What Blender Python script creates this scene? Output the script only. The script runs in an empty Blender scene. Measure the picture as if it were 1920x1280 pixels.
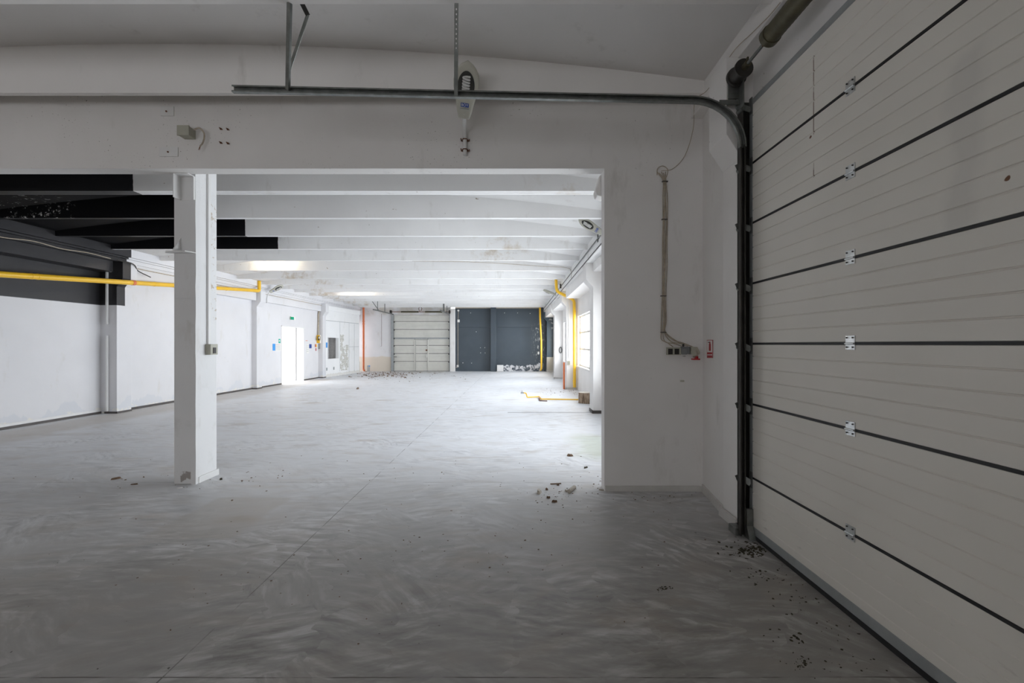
import bpy, math, random
from mathutils import Vector, Matrix

SC = bpy.context.scene
COL = SC.collection
random.seed(7)

# ---------------------------------------------------------------- camera / exposure
F = 853.0                       # focal length in pixels of the 1920 wide frame (16 mm on 36 mm)
HC = 1.6                        # camera height
cd = bpy.data.cameras.new('camera')
cd.sensor_width = 36.0
cd.lens = F / 1920 * 36.0
cd.shift_x = -8 / 1920
cd.shift_y = 5 / 1920
cd.clip_start = 0.05
cam = bpy.data.objects.new('camera', cd)
cam.location = (0, 0, HC)
cam.rotation_euler = (math.radians(90), 0, 0)
COL.objects.link(cam)
SC.camera = cam
SC.view_settings.view_transform = 'Standard'
SC.view_settings.look = 'None'
SC.view_settings.exposure = 0.0
SC.view_settings.gamma = 1.0
SC.view_settings.use_curve_mapping = False
SC.cycles.max_bounces = 12
SC.cycles.diffuse_bounces = 8
SC.cycles.use_adaptive_sampling = True
SC.cycles.adaptive_threshold = 0.03
SC.cycles.glossy_bounces = 4
SC.cycles.transparent_max_bounces = 12
SC.cycles.sample_clamp_indirect = 6.0
SC.cycles.caustics_reflective = False
SC.cycles.caustics_refractive = False
SC.cycles.use_denoising = True

# daylight sky
w = bpy.data.worlds.new('sky')
SC.world = w
w.use_nodes = True
bg = w.node_tree.nodes['Background']
bg.inputs[0].default_value = (0.93, 0.95, 1.0, 1)
bg.inputs[1].default_value = 4.5


def daylight(name, loc, direction, sx, sy, power, color=(0.925, 0.94, 1.0)):
    """area lamp: daylight just outside a window, also the added side room and rear fill"""
    l = bpy.data.lights.new(name, 'AREA')
    l.shape = 'RECTANGLE'
    l.size, l.size_y = sx, sy
    l.energy = power
    l.color = color
    o = bpy.data.objects.new(name, l)
    o.location = loc
    o.rotation_euler = Vector(direction).to_track_quat('-Z', 'Y').to_euler()
    COL.objects.link(o)
    return o


PW = 46.0      # W per m2 of far window
for (y0, y1) in ((5.6, 10.2), (11.25, 15.9), (16.85, 20.8), (22.0, 26.1)):
    daylight('window_daylight', (2.62, (y0 + y1) / 2, 1.70), (-1, 0, 0), y1 - y0, 1.7, PW * (y1 - y0) * 1.7 * (0.80 if y0 < 6 else (1.02 if y0 < 12 else 1.08)))
daylight('side_room_fill', (-12.2, 20.5, 2.9), (0, 0, -1), 3.5, 5.0, 620, (1, 1, 1))  # lamp added inside the side room to make its doorway bright
for cx in (-6.6, -2.6):          # unseen windows added behind the camera as fill for the near bay
    daylight('added_rear_fill', (cx, -4.35, 1.95), (0, 1, 0), 2.4, 1.9, 11, (1.0, 0.92, 0.85))


def P(x, y, Y):
    """the point at depth Y seen at frame position x, y"""
    return Vector(((x - 968) / F * Y, Y, HC - (y - 645) / F * Y))


# ---------------------------------------------------------------- materials
class NT:
    def __init__(self, name):
        self.m = bpy.data.materials.new(name)
        self.m.use_nodes = True
        self.t = self.m.node_tree
        self.b = self.t.nodes['Principled BSDF']
        self.pos = self.n('ShaderNodeNewGeometry').outputs['Position']

    def n(self, k, **kw):
        o = self.t.nodes.new(k)
        for a, v in kw.items():
            setattr(o, a, v)
        return o

    def set(self, sock, v):
        if hasattr(v, 'is_linked'):
            self.t.links.new(v, sock)
        elif isinstance(v, (tuple, list)) and len(v) == 3 and sock.type == 'RGBA':
            sock.default_value = (*v, 1)
        else:
            sock.default_value = v

    def math(self, op, a, b=0.0, c=0.0, clamp=False):
        o = self.n('ShaderNodeMath', operation=op, use_clamp=clamp)
        self.set(o.inputs[0], a); self.set(o.inputs[1], b); self.set(o.inputs[2], c)
        return o.outputs[0]

    def mul(self, *a):
        r = a[0]
        for x in a[1:]:
            r = self.math('MULTIPLY', r, x)
        return r

    def vmath(self, op, a, b=(0, 0, 0)):
        o = self.n('ShaderNodeVectorMath', operation=op)
        self.set(o.inputs[0], a); self.set(o.inputs[1], b)
        return o.outputs[0]

    def xyz(self, v=None):
        o = self.n('ShaderNodeSeparateXYZ')
        self.set(o.inputs[0], v if v is not None else self.pos)
        return o.outputs

    def map(self, v, scale=(1, 1, 1), rot=(0, 0, 0), loc=(0, 0, 0)):
        o = self.n('ShaderNodeMapping')
        self.set(o.inputs['Vector'], v)
        o.inputs['Scale'].default_value = scale
        o.inputs['Rotation'].default_value = rot
        o.inputs['Location'].default_value = loc
        return o.outputs[0]

    def noise(self, v=None, scale=5.0, detail=4.0, rough=0.55, dist=0.0, out='Fac'):
        o = self.n('ShaderNodeTexNoise')
        self.set(o.inputs['Vector'], v if v is not None else self.pos)
        o.inputs['Scale'].default_value = scale
        o.inputs['Detail'].default_value = detail
        o.inputs['Roughness'].default_value = rough
        o.inputs['Distortion'].default_value = dist
        return o.outputs[out]

    def rng(self, v, a, b, c=0.0, d=1.0):
        o = self.n('ShaderNodeMapRange')
        o.clamp = True
        self.set(o.inputs[0], v)
        for i, q in enumerate((a, b, c, d)):
            o.inputs[i + 1].default_value = q
        return o.outputs[0]

    def mix(self, f, a, b):
        o = self.n('ShaderNodeMix', data_type='RGBA')
        self.set(o.inputs[0], f); self.set(o.inputs[6], a); self.set(o.inputs[7], b)
        return o.outputs[2]

    def less(self, a, b, soft=0.004):
        """1 where a < b"""
        d = self.math('SUBTRACT', b, a)
        return self.rng(d, -soft, soft)

    def box(self, x=None, y=None, z=None, soft=0.004, jit=None):
        """mask of an axis aligned box in the place"""
        X, Y, Z = self.xyz(jit if jit is not None else None)[:3]
        r = None
        for c, lim in ((X, x), (Y, y), (Z, z)):
            if lim is None:
                continue
            for m in (self.less(c, lim[1], soft), self.less(self.math('MULTIPLY', c, -1.0), -lim[0], soft)):
                r = m if r is None else self.mul(r, m)
        return r

    def jitter(self, amp=0.05, scale=6):
        nz = self.noise(scale=scale, detail=5, out='Color')
        return self.vmath('ADD', self.pos, self.vmath('MULTIPLY', self.vmath('SUBTRACT', nz, (0.5, 0.5, 0.5)), (amp,) * 3))

    def bump(self, h, strength=0.2, dist=0.01):
        o = self.n('ShaderNodeBump')
        o.inputs['Strength'].default_value = strength
        o.inputs['Distance'].default_value = dist
        self.set(o.inputs['Height'], h)
        self.t.links.new(o.outputs[0], self.b.inputs['Normal'])

    def done(self, color, rough=0.6, metal=0.0, spec=None):
        self.set(self.b.inputs['Base Color'], color)
        self.set(self.b.inputs['Roughness'], rough)
        self.set(self.b.inputs['Metallic'], metal)
        if spec is not None:
            self.b.inputs['Specular IOR Level'].default_value = spec
        return self.m


def simple(name, color, rough=0.5, metal=0.0, var=0.12, scale=9.0, spec=None, bump=0.0):
    n = NT(name)
    nz = n.noise(scale=scale, detail=5)
    dark = tuple(c * (1 - var) for c in color)
    lite = tuple(min(1, c * (1 + var)) for c in color)
    c = n.mix(n.rng(nz, 0.3, 0.7), dark, lite)
    if bump:
        n.bump(n.noise(scale=scale * 6, detail=4), bump, 0.004)
    return n.done(c, rough, metal, spec)


def paint_base(n, a=(0.755, 0.735, 0.715), b=(0.81, 0.795, 0.78), specks=True):
    c = n.mix(n.rng(n.noise(scale=0.9, detail=3), 0.35, 0.65), a, b)
    c = n.mix(n.rng(n.noise(n.map(n.pos, (1, 1, 0.35)), scale=3.0, detail=6, rough=0.65), 0.60, 0.80), c, (0.62, 0.60, 0.57))
    if specks:
        s = n.rng(n.noise(scale=42, detail=2), 0.68, 0.71)
        patch = n.mul(n.rng(n.noise(scale=1.9, detail=2), 0.50, 0.62), n.rng(n.xyz()[2], 3.3, 3.6, 0.12, 0.8))
        c = n.mix(n.mul(s, patch), c, (0.16, 0.14, 0.11))
    n.bump(n.noise(scale=9, detail=7, rough=0.6), 0.25, 0.008)
    return c


def mat_white(name='white_wall_paint', **kw):
    n = NT(name)
    return n.done(paint_base(n, **kw), 0.75, spec=0.25)


M = {}
M['white'] = mat_white()

# white emulsion with rust / damp stains on the ribs and soffit and the black painted corner of the ceiling
n = NT('ceiling_paint')
c = paint_base(n, (0.79, 0.785, 0.78), (0.84, 0.838, 0.83), specks=False)
st = n.rng(n.noise(scale=2.2, detail=6, rough=0.7), 0.50, 0.66)
for (bx, by) in (((-8.7, -6.6), (13.6, 17.8)), ((0.3, 1.3), (6.2, 6.6)), ((-1.0, 0.2), (10.0, 13.0)), ((-8.9, -8.0), (18, 26)), ((-8.6, -7.8), (20, 24))):
    c = n.mix(n.mul(st, n.box(bx, by, soft=0.35), 0.75), c, (0.50, 0.40, 0.28))
holes = n.rng(n.noise(scale=14, detail=1), 0.77, 0.79)
c = n.mix(n.mul(holes, n.rng(n.noise(scale=2.3), .52, .6)), c, (0.3, 0.24, 0.18))
black = n.box((-20, -5.33), (5.2, 10.2), (3.0, 5.0), jit=n.jitter(0.02, 9))
chips = n.mul(n.rng(n.noise(scale=11, detail=6, rough=0.75), 0.585, 0.61), n.box((-20, -7.5), (6.45, 8.2), (3.4, 3.93), jit=n.jitter(.5, 1.5), soft=.1))
c = n.mix(n.mul(black, n.math('SUBTRACT', 1.0, chips)), c, (0.007, 0.007, 0.0085))
M['ceiling'] = n.done(c, n.mix(black, (0.75,) * 3, (0.42,) * 3), spec=0.25)
M['ceiling_near'] = mat_white('near_ceiling_paint', a=(0.79, 0.77, 0.75), b=(0.83, 0.81, 0.79), specks=False)

# left wall : white with black band above z 2.5 in the first bay, peeling plaster near the floor
n = NT('left_wall_paint')
c = paint_base(n, (0.68, 0.675, 0.69), (0.72, 0.715, 0.73), specks=False)
X, Y, Z = n.xyz()[:3]
edge = n.math('ADD', n.math('MULTIPLY', n.noise(n.map(n.pos, (0, 1, 0)), scale=1.6, detail=4), 1.3), -0.42)
damp = n.rng(n.math('SUBTRACT', edge, Z), -0.015, 0.02)
c = n.mix(n.mul(damp, 0.55), c, (0.60, 0.62, 0.66))
edge2 = n.math('ADD', n.math('MULTIPLY', n.noise(n.map(n.pos, (0, 1, 0), loc=(0, 4, 0)), scale=2.3, detail=5), 0.55), -0.16)
peel = n.mul(n.rng(n.math('SUBTRACT', edge2, Z), 0.0, 0.03), n.rng(n.noise(scale=13, detail=6, rough=0.7), 0.47, 0.53))
c = n.mix(n.mul(peel, 0.8), c, (0.78, 0.75, 0.68))
scuff = n.mul(n.rng(n.noise(scale=5, detail=7, rough=0.75), 0.62, 0.66), n.box(y=(14.2, 15.9), z=(0.7, 1.5), soft=.2))
c = n.mix(n.mul(scuff, 0.6), c, (0.5, 0.46, 0.42))
blk = n.box(y=(0, 10.72), z=(2.5, 5), soft=0.006)
bc = n.mix(n.rng(n.noise(n.map(n.pos, (1, .5, 1)), scale=1.4, detail=5), .4, .7), (0.020, 0.0195, 0.022), (0.034, 0.032, 0.034))
c = n.mix(blk, c, bc)
chip = n.mul(blk, n.rng(n.noise(scale=20, detail=3), 0.74, 0.76), n.box(y=(4, 8.6), z=(2.7, 5), soft=.1))
c = n.mix(chip, c, (0.7, 0.7, 0.62))
M['left'] = n.done(c, n.mix(blk, (0.75,) * 3, (0.42,) * 3), spec=0.3)

# side partition in the far left corner, mosaic tiles showing where plaster is gone
n = NT('partition_paint')
c = paint_base(n, (0.80, 0.80, 0.80), (0.84, 0.84, 0.84), specks=False)
br = n.n('ShaderNodeTexBrick')
cx = n.n('ShaderNodeCombineXYZ')
s = n.xyz()
n.set(cx.inputs[0], s[1]); n.set(cx.inputs[1], s[2])
n.set(br.inputs['Vector'], cx.outputs[0])
br.inputs['Color1'].default_value = (0.33, 0.32, 0.28, 1)
br.inputs['Color2'].default_value = (0.44, 0.42, 0.37, 1)
br.inputs['Mortar'].default_value = (0.75, 0.74, 0.70, 1)
br.inputs['Scale'].default_value = 1.0
br.offset = 0.0
br.inputs['Mortar Size'].default_value = 0.014
br.inputs['Brick Width'].default_value = 0.13
br.inputs['Row Height'].default_value = 0.075
a1 = n.box(y=(23.42, 24.35), z=(0.22, 1.55), jit=n.jitter(0.14, 9))
a2 = n.box(y=(23.42, 23.85), z=(1.2, 2.1), jit=n.jitter(0.14, 9))
a3 = n.rng(n.noise(scale=4.5, detail=3, rough=.7), 0.44, 0.47)
ms = n.mul(n.math('MAXIMUM', a1, a2), a3)
c = n.mix(ms, c, br.outputs['Color'])
rim = n.mul(n.box(y=(21.7, 26.3), z=(0, 0.14), jit=n.jitter(0.2, 5)), 0.4)
c = n.mix(rim, c, (0.52, 0.48, 0.40))
M['partition'] = n.done(c, 0.7)

# far wall, left part: white with ochre damp
n = NT('far_wall_paint')
c = paint_base(n, (0.78, 0.775, 0.785), (0.83, 0.825, 0.835))
ed = n.math('ADD', n.math('MULTIPLY', n.noise(n.map(n.pos, (1, 0, 0)), scale=1.2), 0.35), 0.68)
d = n.rng(n.math('SUBTRACT', ed, n.xyz()[2]), -0.03, 0.04)
c = n.mix(n.mul(d, 0.75), c, (0.72, 0.63, 0.50))
d2 = n.mul(n.box(z=(3.3, 4.2), soft=.1), n.rng(n.noise(scale=2, detail=5), .4, .6))
c = n.mix(n.mul(d2, 0.5), c, (0.5, 0.44, 0.33))
M['far_white'] = n.done(c, 0.75, spec=.25)

# far wall, right part: slate blue paint with flaked foot
n = NT('slate_blue_paint')
c = n.mix(n.rng(n.noise(scale=0.8, detail=3), 0.35, 0.65), (0.052, 0.068, 0.083), (0.064, 0.082, 0.100))
X, Y, Z = n.xyz()[:3]
ft = n.math('ADD', n.math('MULTIPLY', n.noise(n.map(n.pos, (1, 0, 0)), scale=1.1, detail=3), 1.1), -0.18)
fl = n.mul(n.rng(n.math('SUBTRACT', ft, Z), 0, .03), n.rng(n.noise(scale=4.5, detail=8, rough=.75), 0.47, 0.50), n.box(x=(-0.85, 1.5), soft=.15))
c = n.mix(fl, c, (0.68, 0.68, 0.70))
fr = n.mul(n.rng(n.noise(n.map(n.pos, (3, 1, 1)), scale=3.5, detail=8, rough=.75), 0.56, 0.6), n.box(x=(1.05, 1.75), z=(0.7, 2.7), soft=.2))
c = n.mix(fr, c, (0.55, 0.55, 0.52))
M['slate'] = n.done(c, n.rng(n.noise(scale=3), .3, .7, .3, .42), spec=0.5)

# concrete floor, brushed with swirling plaster dust
n = NT('dusty_concrete_floor')
p = n.pos


def strokes(cell, ang0, spread, sc, seed):
    """short brushed smears: the stroke direction changes from patch to patch"""
    wv = n.vmath('ADD', n.map(p, loc=seed), n.vmath('MULTIPLY', n.vmath('SUBTRACT', n.noise(scale=1.8, detail=3, out='Color'), (0.5,) * 3), (0.7, 0.7, 0)))
    vo = n.n('ShaderNodeTexVoronoi')
    vo.inputs['Scale'].default_value = cell
    n.set(vo.inputs['Vector'], wv)
    rnd_ = n.xyz(vo.outputs['Color'])[0]
    ang = n.math('ADD', n.math('MULTIPLY', n.math('SUBTRACT', rnd_, 0.5), spread), ang0)
    vr = n.n('ShaderNodeVectorRotate', rotation_type='Z_AXIS')
    n.set(vr.inputs['Vector'], n.vmath('ADD', n.map(p, loc=seed), n.vmath('MULTIPLY', n.vmath('SUBTRACT', n.noise(scale=1.1, detail=2, out='Color'), (0.5,) * 3), (0.22, 0.22, 0))))
    n.set(vr.inputs['Angle'], ang)
    return n.noise(n.map(vr.outputs[0], (1.0, 4.6, 1)), scale=sc, detail=8, rough=0.62)


sA = strokes(1.0, -0.15, 1.3, 1.9, (0, 0, 0))
sB = strokes(2.1, 0.3, 1.5, 2.9, (11, 4, 0))
sC = strokes(0.7, 0.0, 0.5, 3.2, (5, 17, 0))
av = n.math('MULTIPLY', n.math('ADD', sA, sC), 0.5)
s2 = n.n('ShaderNodeMix'); n.set(s2.inputs[0], n.rng(n.noise(scale=0.9, detail=2), 0.44, 0.58, 0.15, 0.85)); n.set(s2.inputs[2], av); n.set(s2.inputs[3], sB)
sm = n.math('ADD', n.math('MULTIPLY', n.math('SUBTRACT', s2.outputs[0], 0.5), 1.6), 0.5)
big = n.noise(scale=0.45, detail=4)
pw_ = n.vmath('ADD', p, n.vmath('MULTIPLY', n.vmath('SUBTRACT', n.noise(scale=1.0, detail=2, out='Color'), (0.5,) * 3), (0.8, 0.8, 0)))
X, Y, Z = n.xyz()[:3]
# light painted in: colour darker near the big door, paler and bluer down the hall
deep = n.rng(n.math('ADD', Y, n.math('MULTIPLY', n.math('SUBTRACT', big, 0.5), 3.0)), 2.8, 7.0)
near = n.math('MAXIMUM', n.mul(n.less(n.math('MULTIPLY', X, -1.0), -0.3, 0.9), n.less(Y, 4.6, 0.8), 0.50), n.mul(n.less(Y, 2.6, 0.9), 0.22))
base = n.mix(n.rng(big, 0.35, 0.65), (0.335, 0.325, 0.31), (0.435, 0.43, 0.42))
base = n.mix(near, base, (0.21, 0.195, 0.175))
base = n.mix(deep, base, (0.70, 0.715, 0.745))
amp = n.rng(n.noise(n.map(p, loc=(2, 8, 0)), scale=0.8, detail=3), 0.38, 0.62, 0.30, 1.0)
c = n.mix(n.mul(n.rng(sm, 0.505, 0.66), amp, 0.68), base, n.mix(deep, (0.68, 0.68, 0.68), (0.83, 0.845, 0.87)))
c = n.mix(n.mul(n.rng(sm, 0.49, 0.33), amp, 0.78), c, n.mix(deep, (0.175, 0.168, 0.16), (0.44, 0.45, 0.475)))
tint = n.rng(n.noise(n.map(pw_, (1, 2.5, 1)), scale=1.7, detail=4), 0.50, 0.68)
c = n.mix(n.mul(tint, 0.22), c, (0.40, 0.34, 0.28))
# brown damp patches
br = n.mul(n.rng(n.noise(n.map(p, (1, 2.0, 1), loc=(3, 9, 0)), scale=0.9, detail=4), 0.60, 0.72), 0.4)
c = n.mix(br, c, (0.34, 0.27, 0.20))
tape = n.mul(n.box(x=(-3.1, -2.35), y=(3.75, 4.75), jit=n.jitter(0.12, 4), soft=.03), 0.35)
c = n.mix(tape, c, (0.36, 0.32, 0.27))
ldirt = n.mul(n.box(x=(-9.4, -8.3), y=(5, 21), jit=n.jitter(0.8, 1.3), soft=.2), 0.5)
c = n.mix(ldirt, c, (0.42, 0.37, 0.31))
fdirt = n.mul(n.box(x=(-9.2, -4.0), y=(25.2, 27), jit=n.jitter(1.2, 1.5), soft=.3), n.rng(n.noise(scale=5, detail=5), .4, .6), .75)
c = n.mix(fdirt, c, (0.30, 0.25, 0.19))
green_tint = n.mul(n.box(x=(0.95, 1.6), y=(6.4, 8.0), jit=n.jitter(0.5, 3), soft=.2), 0.35)  # faint green tint on the floor just beyond the pier
c = n.mix(green_tint, c, (0.38, 0.46, 0.25))
# saw-cut joints
brk = n.rng(n.noise(n.map(p, (1, 1, 1)), scale=3.1, detail=4), 0.40, 0.56)
jt = None
wob = n.math('MULTIPLY', n.math('SUBTRACT', n.noise(scale=1.5), 0.5), 0.02)
for (co, at, lim) in ((X, -1.70, None), (Y, 5.27, (-9, 2)), (Y, 2.185, (-9, 2)), (Y, 8.0, (-9, 0.0)), (Y, 11.6, (-9, -2))):
    dd = n.math('ABSOLUTE', n.math('SUBTRACT', n.math('ADD', co, wob), at))
    k = n.rng(dd, 0.0055, 0.002)
    if lim:
        k = n.mul(k, n.box(x=lim, soft=.02))
    jt = k if jt is None else n.math('MAXIMUM', jt, k)
c = n.mix(n.mul(jt, brk, 0.80), c, (0.07, 0.06, 0.05))
strip = n.box(x=(-0.2, 1.85), y=(10.62, 10.70), jit=n.jitter(0.03, 3), soft=.01)
c = n.mix(n.mul(strip, .8), c, (0.16, 0.16, 0.18))
spk = n.rng(n.noise(scale=26, detail=1), 0.79, 0.80)
c = n.mix(n.mul(spk, .8), c, (0.05, 0.045, 0.035))
n.bump(sm, 0.12, 0.004)
rgh = n.rng(sm, 0.35, 0.65, 0.36, 0.62)
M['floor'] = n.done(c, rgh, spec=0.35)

M['door_skin'] = None
n = NT('cream_door_skin')
c = n.mix(n.rng(n.noise(scale=0.8, detail=3), .35, .65), (0.69, 0.665, 0.61), (0.75, 0.725, 0.67))
rust = n.mul(n.rng(n.noise(scale=9, detail=1), 0.80, 0.81), n.box(z=(2.0, 3.7), soft=.2))
c = n.mix(rust, c, (0.16, 0.07, 0.03))
# brown run-down streak along a vertical scratch
sx = n.box(y=(2.995, 3.003), z=(2.70, 3.5)); sx = n.mul(sx, n.rng(n.noise(scale=4), .40, .46))
c = n.mix(sx, c, (0.14, 0.08, 0.04))
wip = n.mul(n.box(y=(1.93, 2.06), z=(2.1, 2.85), jit=n.jitter(.25, 2), soft=.03), .25)
c = n.mix(wip, c, (0.42, 0.41, 0.40))
grim = n.mul(n.rng(n.noise(n.map(n.pos, (1, 1, 5)), scale=4, detail=6, rough=.7), .62, .74), n.box(z=(0, .55), soft=.1), .4)
c = n.mix(grim, c, (0.28, 0.24, 0.2))
M['door_skin'] = n.done(c, 0.45, spec=0.4)
M['rear'] = simple('bounce_toned_wall', (0.36, 0.315, 0.27), 0.8, var=0.1)  # unseen near bay walls, darkened and warmed to shape the bounced light
M['far_door_skin'] = simple('grey_white_door_skin', (0.66, 0.65, 0.60), 0.5, var=0.05, scale=3)
M['steel'] = simple('dull_galvanised_steel', (0.20, 0.21, 0.20), 0.42, 0.7, var=0.25, scale=14)
M['bright_steel'] = simple('bright_zinc_steel', (0.62, 0.64, 0.64), 0.28, 0.8, var=0.2, scale=30)
M['alu'] = simple('grey_aluminium', (0.36, 0.38, 0.385), 0.45, 0.4, var=0.1)
M['rubber'] = simple('black_rubber', (0.012, 0.012, 0.013), 0.55)
M['dark_steel'] = simple('dark_oiled_steel', (0.045, 0.042, 0.038), 0.45, 0.4, var=0.3)
M['olive'] = simple('olive_brown_spring', (0.095, 0.085, 0.05), 0.45, 0.35, var=0.3, scale=20)
M['rust'] = simple('rusted_iron', (0.16, 0.07, 0.035), 0.8, 0.1, var=0.4, scale=40)
M['yellow'] = simple('yellow_gas_pipe_paint', (0.84, 0.50, 0.03), 0.28, var=0.05, scale=4)
M['orange'] = simple('orange_plastic_pipe', (0.66, 0.17, 0.055), 0.4, var=0.12, scale=5)
M['cable'] = simple('old_cream_cable', (0.42, 0.36, 0.28), 0.5, var=0.2, scale=20)
M['cable_dark'] = simple('black_cable', (0.03, 0.028, 0.025), 0.5)
M['lamp_shell'] = simple('aged_beige_plastic', (0.50, 0.49, 0.42), 0.4, var=0.06)
M['lamp_inside'] = simple('dark_lamp_well', (0.05, 0.05, 0.045), 0.3)
M['lamp_glass'] = simple('unlit_milky_tube', (0.62, 0.62, 0.60), 0.25, var=0.05)
M['blue'] = simple('printed_blue', (0.012, 0.06, 0.30), 0.4, var=0.05)
M['sky_blue'] = simple('printed_sky_blue', (0.05, 0.30, 0.72), 0.45, var=0.06)
M['green'] = simple('printed_green', (0.0, 0.32, 0.16), 0.45, var=0.06)
M['teal'] = simple('printed_teal', (0.0, 0.42, 0.32), 0.45, var=0.06)
M['red'] = simple('printed_red', (0.42, 0.012, 0.02), 0.45, var=0.06)
M['paper'] = simple('white_paper', (0.80, 0.79, 0.76), 0.6, var=0.03)
M['plate'] = simple('white_sticker', (0.74, 0.73, 0.72), 0.5, var=0.03)
M['box_beige'] = simple('beige_junction_box', (0.40, 0.39, 0.32), 0.5, var=0.06)
M['grey_plastic'] = simple('grey_socket_plastic', (0.20, 0.21, 0.215), 0.4, var=0.05)
M['black_hole'] = simple('dark_socket_inside', (0.02, 0.017, 0.015), 0.6)
M['white_paint'] = simple('glossy_white_metal_paint', (0.74, 0.735, 0.725), 0.5, var=0.04, scale=3)
M['skirt'] = simple('pale_tile_skirting', (0.60, 0.585, 0.56), 0.4, var=0.08, scale=4)
M['dark_skirt'] = simple('dark_brown_skirting', (0.075, 0.065, 0.06), 0.5, var=0.2, scale=4)
M['sill_wood'] = simple('off_white_frame_paint', (0.72, 0.70, 0.67), 0.5, var=0.06)
M['debris_dark'] = simple('dark_dry_leaf', (0.045, 0.038, 0.02), 0.8, var=0.5, scale=60)
M['debris_brown'] = simple('brown_wood_chip', (0.17, 0.11, 0.07), 0.8, var=0.4, scale=60)
M['plaster_bit'] = simple('broken_plaster', (0.44, 0.40, 0.34), 0.85, var=0.2, scale=60)
M['shade_room'] = simple('grey_booth_interior', (0.42, 0.41, 0.40), 0.7)

n = NT('log_bark')
c = n.mix(n.rng(n.noise(n.map(n.pos, (6, 6, 1)), scale=5, detail=6, rough=.7), .38, .62), (0.13, 0.085, 0.055), (0.46, 0.35, 0.25))
n.bump(n.noise(n.map(n.pos, (6, 6, 1)), scale=5, detail=5), 0.6, 0.02)
M['bark'] = n.done(c, 0.85)
n = NT('sawn_wood_end')
c = n.mix(n.rng(n.noise(scale=22), .3, .7), (0.60, 0.55, 0.47), (0.75, 0.71, 0.64))
M['sawn'] = n.done(c, 0.7)

# window glass: daylight passes, a little sheen
n = NT('window_glass')
tr = n.n('ShaderNodeBsdfTransparent'); tr.inputs[0].default_value = (0.95, 0.97, 0.97, 1)
gl = n.n('ShaderNodeBsdfGlossy'); gl.inputs['Roughness'].default_value = 0.05
mx = n.n('ShaderNodeMixShader')
fre = n.n('ShaderNodeFresnel'); fre.inputs[0].default_value = 1.45
n.t.links.new(n.math('MULTIPLY', fre.outputs[0], 0.5), mx.inputs[0])
n.t.links.new(tr.outputs[0], mx.inputs[1]); n.t.links.new(gl.outputs[0], mx.inputs[2])
n.t.links.new(mx.outputs[0], n.t.nodes['Material Output'].inputs['Surface'])
M['glass'] = n.m


def emissive(name, col, s):
    n = NT(name)
    n.b.inputs['Emission Color'].default_value = (*col, 1)
    n.b.inputs['Emission Strength'].default_value = s
    return n.done((0.8, 0.8, 0.8), 0.4)


M['tube_on'] = emissive('lit_fluorescent_tube', (1.0, 0.84, 0.62), 75)
M['exit_green'] = emissive('exit_sign_face', (0.0, 0.30, 0.10), 0.35)
M['exit_green'].node_tree.nodes['Principled BSDF'].inputs['Base Color'].default_value = (0, .25, .1, 1)


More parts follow.
